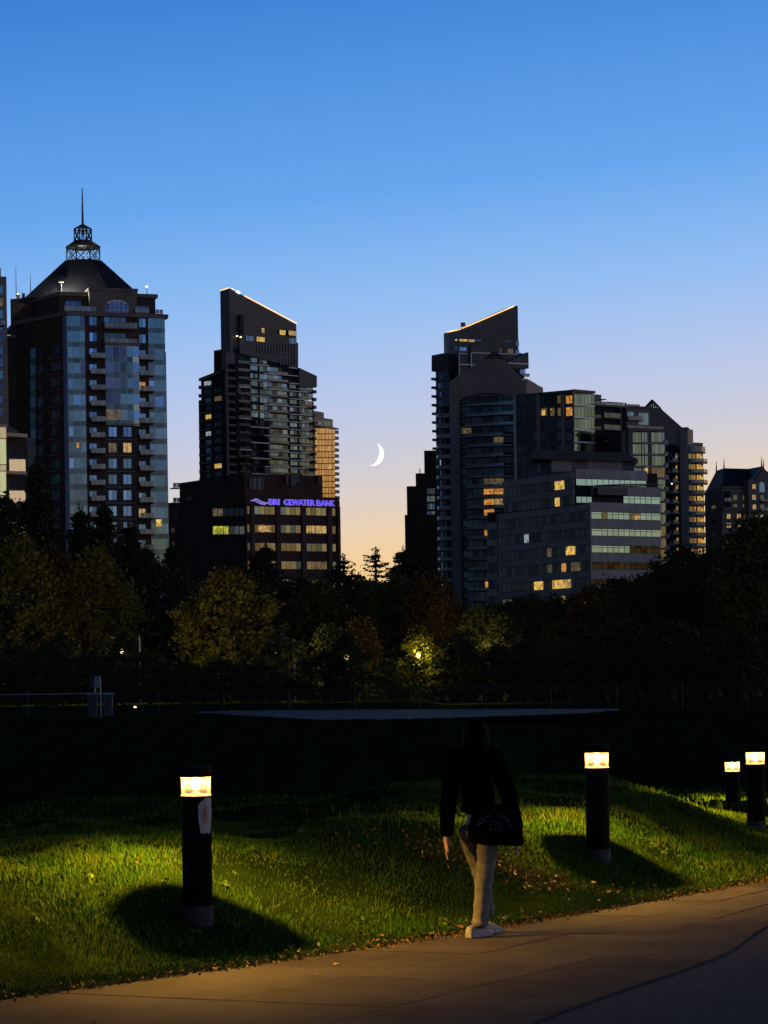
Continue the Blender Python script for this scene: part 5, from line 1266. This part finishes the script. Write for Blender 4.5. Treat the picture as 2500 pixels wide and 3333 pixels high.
M['reflector'] = surf('reflector', (.7, .55, .3), rough=.4, var=.3, scale=20)
def bollard(u, vbase_top, scale_px, label, energy, tilt=0.0, z=None):
    d = F_PX * .22 / scale_px; p = XY(u, 2700, d); zg = float(berm(np.array([p.x]), np.array([d]))[0][0]) if z is None else z
    zl = Z(u, vbase_top, d)                       # bottom of the lens
    hb = zl - .0 - zg                             # height of the body top above the ground
    r = root('bollard_light', label, 'bollard light', (p.x, d, zg), 'bollard lights along the path')
    T0 = Matrix.Translation((p.x, d, zg))
    MB().lathe([(.116, -.25), (.116, .1), (.11, .106)], 28).obj('footing', M['footing'], r, T0, True)
    MB().lathe([(.109, .106), (.11, .11), (.11, hb - .004), (.106, hb)], 32).obj('body', M['bollard'], r, T0, True)
    t = hb + .136
    ln = MB().lathe([(.108, hb + .0005), (.108, t)], 32).obj('lens', M['lens'], r, T0, True)
    bm = bmesh.new(); bm.from_mesh(ln.data); bmesh.ops.delete(bm, geom=[f for f in bm.faces if len(f.verts) > 4], context='FACES'); bm.to_mesh(ln.data); bm.free()
    MB().lathe([(.1085, hb - .001), (.1125, hb - .001), (.1125, hb + .008), (.1085, hb + .008)], 32, ring=True).obj('lens_rim', M['rimglow'], r, T0, True)
    MB().lathe([(.1085, t - .008), (.1125, t - .008), (.1125, t - .001), (.1085, t - .001)], 32, ring=True).obj('lens_rim', M['rimglow'], r, T0, True)
    MB().lathe([(.085, hb + .001), (.05, hb + .012), (.02, hb + .03), (.008, hb + .034)], 20).obj('reflector_cone', M['reflector'], r, T0, True)
    MB().lathe([(.012, t - .095), (.028, t - .09), (.03, t - .02), (.02, t - .004)], 16).obj('lamp_tube', M['diffuser'], r, T0, True)
    MB().lathe([(.002, t + .06), (.1, t + .06), (.108, t + .0005), (.114, t + .0005), (.114, t + .07), (.108, t + .078), (.002, t + .08)], 32).obj('cap', M['bollard'], r, T0, True)
    ld = bpy.data.lights.new('bollard_lamp', 'POINT'); ld.energy = energy; ld.color = (1, .5, .07); ld.shadow_soft_size = .018
    mk('bollard_lamp', ld, r, Matrix.Translation((p.x, d, zg + t + .030)))
    r['top'] = t
    return r, p, d, zg, hb
E_B = 560.0
b1 = bollard(640, 2589, 97, 'nearest bollard light with a peeling sticker, standing on the grass at left', E_B * 1.1)
b2 = bollard(1946, 2498, 77, 'bollard light on the grass just right of the walking person', E_B)
b3 = bollard(2462, 2486, 60, 'bollard light at the right edge of the photo by the path', E_B)
b4 = bollard(2387, 2510, 47.5, 'smallest, farthest bollard light, half sunk behind the grassy rise', E_B, z=-.4)
# torn sticker on the nearest bollard
def sticker():
    r, p, d, zg, hb = b1; T0 = Matrix.Translation((p.x, d, zg))
    m, t, b = nmat('sticker_paper'); tcn = node(t, 'ShaderNodeTexCoord'); nz = node(t, 'ShaderNodeTexNoise'); nz.inputs['Scale'].default_value = 9; nz.inputs['Distortion'].default_value = 1.5
    mp = node(t, 'ShaderNodeMapping'); mp.inputs['Scale'].default_value = (3, 3, .6); t.links.new(tcn.outputs['Generated'], mp.inputs[0]); t.links.new(mp.outputs[0], nz.inputs['Vector'])
    rr = node(t, 'ShaderNodeValToRGB'); e = rr.color_ramp.elements; e[0].position = .42; e[0].color = (.5, .48, .48, 1); e[1].position = .55; e[1].color = (.35, .06, .04, 1); x = e.new(.7); x.color = (.5, .35, .33, 1)
    gs = node(t, 'ShaderNodeVectorMath', operation='DISTANCE'); mp2 = node(t, 'ShaderNodeMapping'); mp2.inputs['Scale'].default_value = (1, 0, .8); t.links.new(tcn.outputs['Generated'], mp2.inputs[0]); t.links.new(mp2.outputs[0], gs.inputs[0]); gs.inputs[1].default_value = (.55, 0, .42)
    ma = node(t, 'ShaderNodeMath', operation='MULTIPLY_ADD'); t.links.new(nz.outputs[0], ma.inputs[0]); ma.inputs[1].default_value = .9; t.links.new(gs.outputs['Value'], ma.inputs[2])
    e[0].position = .5; e[0].color = (.3, .04, .03, 1); e[1].position = .62; e[1].color = (.34, .2, .18, 1); x.position = .78; x.color = (.33, .34, .33, 1)
    t.links.new(ma.outputs[0], rr.inputs[0]); t.links.new(rr.outputs[0], b.inputs['Base Color']); b.inputs['Roughness'].default_value = .6
    # ragged outline in angle and height, wrapped round the post
    k = 1 / 441; h0 = hb
    rows_ = [(-.5, .93, -.04), (-.25, .97, -.06), (-.02, .96, -.1), (.02, .97, -.16), (0.0, .98, -.21), (.05, .97, -.25), (.12, .93, -.29), (.18, .9, -.303)]
    v = []; f = []; N = 8
    rowspec = [(.72, .98, -.015), (.30, .99, -.045), (.18, .99, -.075), (.22, .99, -.11), (.20, .99, -.15), (.22, .98, -.19), (.27, .96, -.215), (.30, .93, -.25), (.33, .92, -.275)]
    for a, b_, dz in rowspec:
        for i in range(N + 1):
            x = a + (b_ - a) * i / N; ang = math.asin(max(-1, min(1, x))); rad = .1125 + .002 * math.sin(i * 2 + dz * 60)
            v.append((rad * math.sin(ang), -rad * math.cos(ang), h0 + dz + .006 * math.sin(i * 2.3 + dz * 40)))
    for j in range(len(rowspec) - 1):
        for i in range(N): f.append((j * (N + 1) + i, (j + 1) * (N + 1) + i, (j + 1) * (N + 1) + i + 1, j * (N + 1) + i + 1))
    o = mk('sticker', mesh('sticker', v, f, True), r, T0, m); o['label'] = 'torn white and red sticker'
sticker()

# ================================================================== GRASS BLADES AND LEAVES
def grass():
    rs = np.random.default_rng(5)
    def blades(n, x0, x1, y0, y1, hmin, hmax, wid, smax, tuft=0.5):
        x = rs.uniform(x0, x1, n); y = rs.uniform(y0, y1, n)
        # clumps
        nc = max(1, n // 14); cx, cy = rs.uniform(x0, x1, nc), rs.uniform(y0, y1, nc); w_ = rs.uniform(.02, .07, nc); c = rs.integers(0, nc, n); inc = rs.uniform(size=n) < tuft
        x = np.where(inc, cx[c] + rs.normal(size=n) * w_[c], x); y = np.where(inc, cy[c] + rs.normal(size=n) * w_[c], y)
        z, s = berm(x, y)
        keep = (s > -.03 + rs.normal(size=n) * .035) & (s < smax); x, y, z, s = x[keep], y[keep], z[keep], s[keep]; n = len(x)
        patch = .5 + .5 * np.sin(x * 3.1 + 2 * np.sin(y * 1.7)) * np.sin(y * 2.3 + 1.3 * np.sin(x * 2.2)); big = .5 + .5 * np.sin(x * 1.3 + 1.7 * np.sin(y * .9 + 1)) * np.sin(y * 1.1 + 1.4 * np.sin(x * .8)); keep = rs.uniform(size=n) < (.12 + .75 * patch) * (.35 + .9 * big)
        x, y, z, s, patch = x[keep], y[keep], np.maximum(z[keep], -.01), s[keep], patch[keep]; n = len(x)
        h = rs.uniform(hmin, hmax, n) * (.45 + .6 * patch) * (.6 + .7 * big[keep] if False else 1.0) * (.45 + .55 * sm(0, .5, s)); th = rs.uniform(0, 2 * np.pi, n); lean = rs.uniform(.1, .9, n) * h
        w = wid * rs.uniform(.7, 1.3, n); ph = rs.uniform(0, 2 * np.pi, n)
        bx, by = np.cos(ph) * w, np.sin(ph) * w; lx, ly = np.cos(th) * lean, np.sin(th) * lean
        p0 = np.stack([x - bx, y - by, z - .01], 1); p1 = np.stack([x + bx, y + by, z - .01], 1)
        p2 = np.stack([x + bx * .7 + lx * .4, y + by * .7 + ly * .4, z + h * .62], 1); p3 = np.stack([x - bx * .7 + lx * .4, y - by * .7 + ly * .4, z + h * .62], 1)
        p4 = np.stack([x + lx, y + ly, z + h], 1)
        v = np.stack([p0, p1, p2, p3, p4], 1).reshape(-1, 3); b = np.arange(n)[:, None] * 5
        f = np.concatenate([b + [0, 1, 2], b + [0, 2, 3], b + [3, 2, 4]], 1).reshape(-1, 3); return v, f
    V = []; Fc = []; off = 0
    for a in ((420000, -3.6, 3.2, 15.2, 23.5, .018, .05, .0030, 5.2), (190000, 0, 6.5, 22, 32, .025, .065, .0040, 5.2), (60000, -6, 9, 18, 42, .03, .09, .006, 14), (420, 2.6, 6.5, 25, 33, .12, .30, .0035, 5.5, .95), (1500, -3.6, 3, 15.5, 23, .1, .17, .003, 5, .9)):
        v, f = blades(*a); V.append(v); Fc.append(f + off); off += len(v)
    m = np_mesh('grass', np.concatenate(V), np.concatenate(Fc))
    mt, t, b = nmat('grass_blade')
    g = node(t, 'ShaderNodeNewGeometry'); n1 = node(t, 'ShaderNodeTexNoise'); n1.inputs['Scale'].default_value = 1.9; n1.inputs['Detail'].default_value = 5; t.links.new(g.outputs['Position'], n1.inputs['Vector'])
    ad = node(t, 'ShaderNodeMath', operation='MULTIPLY_ADD'); t.links.new(g.outputs['Random Per Island'], ad.inputs[0]); ad.inputs[1].default_value = .35; t.links.new(n1.outputs[0], ad.inputs[2])
    r = node(t, 'ShaderNodeValToRGB'); e = r.color_ramp.elements; e[0].position = .38; e[0].color = (.010, .045, .004, 1); e[1].position = .95; e[1].color = (.08, .1, .011, 1); q = e.new(.66); q.color = (.034, .108, .005, 1)
    t.links.new(ad.outputs[0], r.inputs[0]); t.links.new(r.outputs[0], b.inputs['Base Color']); b.inputs['Roughness'].default_value = .7; b.inputs['Specular IOR Level'].default_value = .08
    o = mk('grass', m, None, Matrix(), mt); tag(o, 'short green grass covering the rise beside the path', 'grass', kind='stuff')
grass()
def weeds():
    g = np.random.default_rng(21); C = []
    for _ in range(260):
        x, y = g.uniform(-3.5, 6), g.uniform(15.5, 30); z, s = berm(np.array([x]), np.array([y]))
        if not (.05 < s[0] < 3): continue
        for _k in range(int(g.integers(5, 14))):
            a = g.uniform(0, 6.28); r_ = g.uniform(.01, .07); C.append((x + math.cos(a) * r_, y + math.sin(a) * r_, float(z[0]) + g.uniform(.015, .05)))
    v, f = quads(np.array(C), .022, g); m = np_mesh('weeds', v, f); m.materials.append(leafmat('weed_leaf', (.03, .09, .008), (.10, .14, .02)))
    tag(mk('weeds', m), 'low broad-leaved weeds growing in the lawn', kind='stuff')
weeds()
M['leaf_dry'] = surf('dry_leaf', (.3, .16, .04), scale=20, var=.4, obj_var=.4, rough=.7)
def leaf_mesh():
    o = [(0, -.5), (.12, -.28), (.34, -.2), (.28, -.02), (.46, .12), (.22, .2), (.14, .42), (0, .5), (-.14, .42), (-.22, .2), (-.46, .12), (-.28, -.02), (-.34, -.2), (-.12, -.28)]
    v = [(0, 0, .02)] + [(x, y, .14 * x * x * 4 - .05 * abs(y)) for x, y in o]; n = len(o)
    return mesh('dry_leaf', v, [(0, i + 1, (i + 1) % n + 1) for i in range(n)])
LEAFM = leaf_mesh()
def fallen():
    rs = random.Random(12)
    spots = [(1020, 2988), (1400, 3000), (1432, 2992), (600, 3076), (300, 2935), (1500, 3030), (1480, 3008), (2305, 2838), (2110, 2960), (1950, 2945), (1760, 2983), (700, 3152), (668, 3155), (1095, 3136), (1640, 2986), (1330, 3045), (1240, 3060), (880, 3110), (1560, 2985), (2160, 2925), (2230, 2903), (2380, 2880), (930, 2790), (1030, 3170)]
    for u, v in spots:
        a, b = level(u, v); z = .2
        for _ in range(14):
            d = F_PX * (CAMZ - z) / b; x = a * d / F_PX; zz, s = berm(np.array([x]), np.array([d])); z = max(float(zz[0]), 0.0) + (.03 if s[0] > .05 else .012)
        sz = rs.uniform(.035, .065)
        Mx = Matrix.Translation((x, d, z)) @ Matrix.Rotation(rs.uniform(0, 6.28), 4, 'Z') @ Matrix.Rotation(rs.uniform(-.6, .6), 4, 'X') @ Matrix.Scale(sz, 4)
        tag(mk('fallen_leaf', LEAFM, None, Mx, M['leaf_dry']), 'small dry fallen leaf lying by the edge of grass and path', 'leaf', 'fallen leaves along the path edge')
    # leaf litter and soil crumbs along the edge of the concrete
    g = np.random.default_rng(9); n = 5200; k = g.integers(20, len(EC) - 20, n); f = g.uniform(0, 1, n)[:, None]
    p = EC[k] * (1 - f) + EC[k + 1] * f; e = EC[k + 1] - EC[k]; e /= np.linalg.norm(e, axis=1)[:, None]; nrm = np.stack([-e[:, 1], e[:, 0]], 1)
    clump = .5 + .5 * np.sin(k * .9) * np.sin(k * .37 + 1); off = g.normal(size=n) * .06 * (.4 + clump) - .01; p = p + nrm * off[:, None]
    z = np.maximum(berm(p[:, 0], p[:, 1])[0], 0) + g.uniform(.004, .02, n); c = np.stack([p[:, 0], p[:, 1], z], 1)
    v, fc = quads(c, .013, g); m = np_mesh('leaf_litter', v, fc); m.materials.append(leafmat('litter', (.05, .03, .012), (.26, .16, .06)))
    tag(mk('leaf_litter', m), 'brown crumbs and leaf litter along the path edge', kind='stuff')
    # a mound of dry leaves on the slope behind the person
    n = 420; x = 1.0 + g.normal(size=n) * .5; y = 21.9 + g.normal(size=n) * .18 + (x - 1.05) * .35; z = berm(x, y)[0] + .03 + abs(g.normal(size=n)) * .025
    v, fc = quads(np.stack([x, y, z], 1), .024, g); m = np_mesh('leaf_pile', v, fc); m.materials.append(leafmat('pile', (.12, .06, .015), (.32, .19, .05)))
    tag(mk('leaf_pile', m), 'scatter of orange-brown dry leaves on the grass behind the walking person', 'leaves', kind='stuff')
fallen()

# ================================================================== THE WALKING PERSON
def person():
    d = 19.05; px, pz = XY(1566, 3000, d).x, 0.0
    k = d / F_PX
    def C(cx, cy, y=0.0):
        """point of the figure: cx, cy read on the figure's outline, y its depth"""
        u, v = 1350 + cx * .38427, 2300 + cy * .38427
        return (XY(u, v, d).x - px, y, Z(u, v, d))
    def skin(name, verts, edges, rootv, mat, parent, sub=2, T0=None):
        me = bpy.data.meshes.new(name + '_rig'); me.from_pydata([v[0] for v in verts], edges, [])
        ob = bpy.data.objects.new(name + '_rig', me); COL.objects.link(ob)
        ob.modifiers.new('s', 'SKIN'); m2 = ob.modifiers.new('d', 'SUBSURF'); m2.levels = sub; m2.render_levels = sub
        for i, (_, r) in enumerate(verts):
            sv = me.skin_vertices[0].data[i]; sv.radius = r if isinstance(r, tuple) else (r, r); sv.use_root = (i == rootv)
        dg = bpy.context.evaluated_depsgraph_get(); dg.update(); m = bpy.data.meshes.new_from_object(ob.evaluated_get(dg)); m.name = name
        bpy.data.objects.remove(ob); m.shade_smooth(); m.materials.clear()
        return mk(name, m, parent, T0, mat)
    T0 = Matrix.Translation((px, d, pz))
    M['skin'] = surf('skin', (.42, .25, .17), rough=.5, scale=30, var=.08); M['jacket'] = surf('jacket_black', (.003, .003, .004), rough=.95, scale=25, var=.3, bump=.4, spec=0)
    M['jeans'] = surf('jeans_denim', (.12, .118, .105), rough=.9, scale=14, var=.3, bump=.6); M['hair'] = surf('hair_dark', (.004, .003, .003), rough=.8, scale=60, var=.4, spec=.05); M['shoe'] = surf('shoe_white', (.26, .255, .24), rough=.6, scale=20, var=.12)
    M['sole'] = surf('shoe_sole', (.28, .27, .25), rough=.7, scale=20, var=.15); M['bag'] = surf('bag_black', (.004, .004, .005), rough=.9, scale=40, var=.3, bump=.3, spec=0); M['print'] = surf('bag_print', (.07, .07, .11), rough=.8, scale=50, var=.4)
    # joints: standing (near) leg, trailing (far) leg, left arm hanging, right arm round the bag
    pel = C(560, 1010, .02); chest = C(520, 560, 0); neck = C(515, 330, 0); head = C(520, 225, -.005); top = C(522, 150, -.01)
    hipN, kneeN, ankN = C(625, 1080, -.06), C(590, 1440, -.03), C(548, 1885, -.02)
    hipF, kneeF, ankF = C(455, 1080, .06), C(580, 1450, .14), C(630, 1838, .2)
    shL, elL, wrL = C(350, 420, -.02), C(288, 780, -.03), C(268, 1120, -.06)
    shR, elR, wrR = C(675, 430, .02), C(800, 760, .0), C(868, 1080, -.03)
    V = [(pel, (.10, .085)), (C(540, 800, .01), (.1, .08)), (chest, (.13, .09)), (C(515, 420, 0), (.1, .07)), (neck, .045), (C(516, 275, 0), .06), (head, (.07, .085)), (top, (.05, .065)),
         (hipN, .075), (kneeN, .052), (ankN, .036), (hipF, .075), (kneeF, .052), (ankF, .036), (shL, .05), (elL, .038), (wrL, .026), (shR, .05), (elR, .038), (wrR, .026)]
    E_ = [(0, 1), (1, 2), (2, 3), (3, 4), (4, 5), (5, 6), (6, 7), (0, 8), (8, 9), (9, 10), (0, 11), (11, 12), (12, 13), (3, 14), (14, 15), (15, 16), (3, 17), (17, 18), (18, 19)]
    # hands: palm and five bent fingers each
    def hand(wi, w, dirx, spread):
        b = len(V); w = Vector(w); dn = Vector((dirx, 0, -1)).normalized(); sd = Vector((0, 1, 0)); out = Vector((spread, 0, 0))
        V.append((tuple(w + dn * .045), (.02, .03))); E_.append((wi, b))
        for i, (off, ln) in enumerate(((-.024, .07), (-.008, .078), (.008, .072), (.022, .056))):
            a = w + dn * .085 + sd * off; m_ = a + dn * ln * .5 + out * .004; e = m_ + dn * ln * .42 + out * .02
            n0 = len(V); V.extend([(tuple(a), .0095), (tuple(m_), .0085), (tuple(e), .007)]); E_.extend([(b, n0), (n0, n0 + 1), (n0 + 1, n0 + 2)])
        a = w + dn * .04 + sd * -.034 + out * .008; m_ = a + dn * .03 + sd * -.014 + out * .012; n0 = len(V); V.extend([(tuple(a), .011), (tuple(m_), .0095), (tuple(m_ + dn * .026 + out * .006), .008)]); E_.extend([(b, n0), (n0, n0 + 1), (n0 + 1, n0 + 2)])
    hand(16, wrL, -.02, .5); hand(19, wrR, .0, -.5)
    r = root('person', 'person in black jacket and pale jeans walking along the path, seen from behind', 'person', (px, d, pz))
    skin('body', V, E_, 0, M['skin'], r, 2, T0)
    # jeans: straight legs with a little flare and folds
    def lerp(a, b, t): return tuple(Vector(a).lerp(Vector(b), t))
    J = [(C(560, 990, .02), (.135, .11)), (hipN, (.098, .095)), (lerp(hipN, kneeN, .5), (.084, .082)), (kneeN, (.072, .07)), (lerp(kneeN, ankN, .3), (.070, .066)), (lerp(kneeN, ankN, .65), (.064, .064)), (lerp(kneeN, ankN, .99), (.068, .072)),
         (hipF, (.092, .09)), (lerp(hipF, kneeF, .5), (.078, .078)), (kneeF, (.07, .07)), (lerp(kneeF, ankF, .35), (.067, .065)), (lerp(kneeF, ankF, .7), (.064, .064)), (lerp(kneeF, ankF, .98), (.064, .07))]
    j = skin('jeans', J, [(0, 1), (1, 2), (2, 3), (3, 4), (4, 5), (5, 6), (0, 7), (7, 8), (8, 9), (9, 10), (10, 11), (11, 12)], 0, M['jeans'], r, 3, T0)
    for v in j.data.vertices:   # cloth folds
        c = v.co; n_ = noise.noise(Vector((c.x * 9, c.y * 9, c.z * 22))) + .6 * noise.noise(Vector((c.x * 20 + 5, c.y * 20, c.z * 42 + c.x * 30))); amt = .0045 * (1 + .9 * math.exp(-((c.z - .52) / .09) ** 2) + .9 * math.exp(-((c.z - .16) / .08) ** 2))
        v.co = c + v.normal * n_ * amt
    # jacket: loose, wide sleeves, hem at the hips
    K = [(C(545, 930, .01), (.19, .14)), (C(535, 800, .01), (.185, .14)), (chest, (.185, .13)), (C(515, 430, 0), (.15, .1)), (C(515, 340, 0), (.075, .07)),
         (shL, (.085, .085)), (elL, (.072, .07)), (lerp(elL, wrL, .55), (.06, .062)), (lerp(elL, wrL, .98), (.048, .05)), (shR, (.085, .085)), (elR, (.07, .07)), (lerp(elR, wrR, .5), (.06, .062)), (lerp(elR, wrR, .98), (.05, .05))]
    jk = skin('jacket', K, [(0, 1), (1, 2), (2, 3), (3, 4), (3, 5), (5, 6), (6, 7), (7, 8), (3, 9), (9, 10), (10, 11), (11, 12)], 0, M['jacket'], r, 2, T0)
    for v in jk.data.vertices:
        c = v.co; v.co = c + v.normal * .008 * (noise.noise(c * 11) + .5 * noise.noise(c * 25))
    # hair: long, falling over the shoulders
    rings = [(1.66, .02, .02, 0), (1.65, .05, .055, 0), (1.625, .078, .09, 0), (1.585, .093, .108, 0), (1.535, .098, .113, -.003), (1.475, .1, .106, -.008), (1.415, .108, .092, -.02), (1.345, .125, .075, -.045), (1.265, .13, .06, -.07), (1.185, .112, .042, -.09), (1.125, .07, .022, -.1)]
    hx = C(518, 225)[0]; v = []; f = []; n = 40
    for q_, (z, rx, ry, yo) in enumerate(rings):
        for i in range(n):
            a = 2 * math.pi * i / n; st = 1 + .05 * noise.noise(Vector((math.cos(a) * 7, math.sin(a) * 7, z * 2))) + .03 * noise.noise(Vector((math.cos(a) * 19, math.sin(a) * 19, z)))
            v.append((hx + rx * st * math.cos(a), yo + ry * st * math.sin(a), z + (.02 * noise.noise(Vector((a * 4, 0, 0))) if q_ > 8 else 0)))
    for q_ in range(len(rings) - 1):
        for i in range(n): f.append(((q_ + 1) * n + i, (q_ + 1) * n + (i + 1) % n, q_ * n + (i + 1) % n, q_ * n + i))
    f.append(tuple(range(n))); f.append(tuple(range((len(rings) - 1) * n, len(rings) * n))[::-1])
    mk('hair', mesh('hair', v, f, True), r, T0, M['hair'])
    # sneakers: shaped upper on a thick sole, toes pointing right and a little away
    def shoe(ank, ang, lift, lab):
        pts = []; mb = MB(); L = .27
        secs = [(-.085, .028, .075), (-.07, .036, .088), (-.03, .038, .092), (.02, .039, .082), (.06, .043, .066), (.10, .047, .054), (.14, .045, .046), (.17, .034, .036), (.182, .016, .022)]
        n = 12; v = []; f = []
        for x, w, h in secs:
            for i in range(n):
                a = math.pi * i / (n - 1); v.append((x, w * math.cos(a) * (1 if abs(math.cos(a)) < .98 else 1), .026 + (h - .026) * math.sin(a) ** .8))
        for s in range(len(secs) - 1):
            for i in range(n - 1): f.append((s * n + i, (s + 1) * n + i, (s + 1) * n + i + 1, s * n + i + 1))
        f.append(tuple(range(n))); f.append(tuple(range((len(secs) - 1) * n, len(secs) * n))[::-1])
        Ms = Matrix.Translation((px + ank[0], d + ank[1], lift)) @ Matrix.Rotation(ang, 4, 'Z')
        up = mk('sneaker', mesh('sneaker', v, f, True), r, Ms, M['shoe'])
        out = [(x, w * 1.06) for x, w, h in secs]; poly = [(x, w) for x, w in out] + [(x, -w) for x, w in out[::-1]]
        MB().prism(poly[::-1], 0, .03).obj('sole', M['sole'], up, Ms)
        for i in range(4): MB().bar((.03 + i * .022, -.026, .082 - i * .009), (.03 + i * .022, .026, .082 - i * .009), .004, n=5).obj('lace', M['sole'], up, Ms)
    shoe((C(512, 1900)[0], -.02), R(48), .003, 'near'); shoe((C(622, 1900)[0], .21), R(53), .003, 'far')
    # shoulder bag (a thing of its own)
    ctr = Vector(C(680, 985, -.17)); w2, h2 = .205, .155; N = 18
    bg_ = root('shoulder_bag', 'black shoulder bag with arched white lettering hanging at the person\'s hip', 'bag', (px + ctr.x, d + ctr.y, ctr.z - h2))
    v = []; f = []; rings = [(-1, .72, .5), (-.96, .95, .75), (-.8, 1.03, .95), (-.4, 1.03, 1.0), (.1, .98, .95), (.55, .88, .8), (.9, .74, .55), (1.0, .66, .4)]
    for zz, sx, sy in rings:
        for i in range(N * 2):
            a = 2 * math.pi * i / (N * 2); ca, sa = math.cos(a), math.sin(a); e = .55
            x = w2 * sx * math.copysign(abs(ca) ** e, ca); y = .085 * sy * math.copysign(abs(sa) ** .8, sa)
            v.append((x + .012 * zz * -1 + .01 * math.sin(zz * 4), y + .006 * math.sin(x * 40 + zz * 5), h2 * zz))
    m_ = N * 2
    for j_ in range(len(rings) - 1):
        for i in range(m_): f.append((j_ * m_ + i, j_ * m_ + (i + 1) % m_, (j_ + 1) * m_ + (i + 1) % m_, (j_ + 1) * m_ + i))
    f.append(tuple(range(m_))[::-1]); f.append(tuple(range((len(rings) - 1) * m_, len(rings) * m_)))
    Tb = Matrix.Translation((px + ctr.x, d + ctr.y, ctr.z)) @ Matrix.Rotation(R(4), 4, 'Y')
    mk('bag_body', mesh('bag_body', v, f, True), bg_, Tb, M['bag'])
    sh = Vector(shR) + Vector((-.02, -.02, .07))
    for dx in (-.1, .1):
        mb = MB(); P = [ctr + Vector((dx, -.03, h2 * .9)), ctr.lerp(sh, .5) + Vector((dx * .5, -.06, .05)), sh + Vector((0, -.06, -.05)), sh + Vector((0, .02, .03))]
        for a, b in zip(P, P[1:]): mb.bar(a, b, .014, n=6)
        mb.obj('strap', M['bag'], bg_, T0)
    # arched lettering
    cu_cache = {}
    def glyph(ch):
        cu = bpy.data.curves.new('g', 'FONT'); cu.body = ch; cu.size = 1; cu.extrude = .02; cu.offset = .02; cu.align_x = 'CENTER'
        ob = bpy.data.objects.new('g', cu); COL.objects.link(ob); dg = bpy.context.evaluated_depsgraph_get(); dg.update(); m = bpy.data.meshes.new_from_object(ob.evaluated_get(dg)); bpy.data.objects.remove(ob); return m
    txt = 'NEW YORK'; Rr = .115
    for i, ch in enumerate(txt):
        if ch == ' ': continue
        a = R(-64 + i * 128 / (len(txt) - 1)); x, z = Rr * math.sin(a) - .01, Rr * math.cos(a) - .055
        if ch not in cu_cache: cu_cache[ch] = glyph(ch)
        mk('letter', cu_cache[ch], bg_, Tb @ Matrix.Translation((x, -.0895 + .0 + .045 * (x / w2) ** 4, z)) @ Matrix.Rotation(a, 4, 'Y') @ Matrix.Rotation(R(90), 4, 'X') @ Matrix.Scale(.044, 4), M['print'])
    rs = random.Random(4)
    mb = MB()
    for _ in range(90):
        x, z = rs.uniform(-.055, .04), rs.uniform(-.045, .03); s_ = rs.uniform(.0015, .004); mb.box(x - s_, x + s_, -.0925, -.088, z - s_ * .7, z + s_ * .7)
    mb.obj('emblem', M['print'], bg_, Tb)
person()
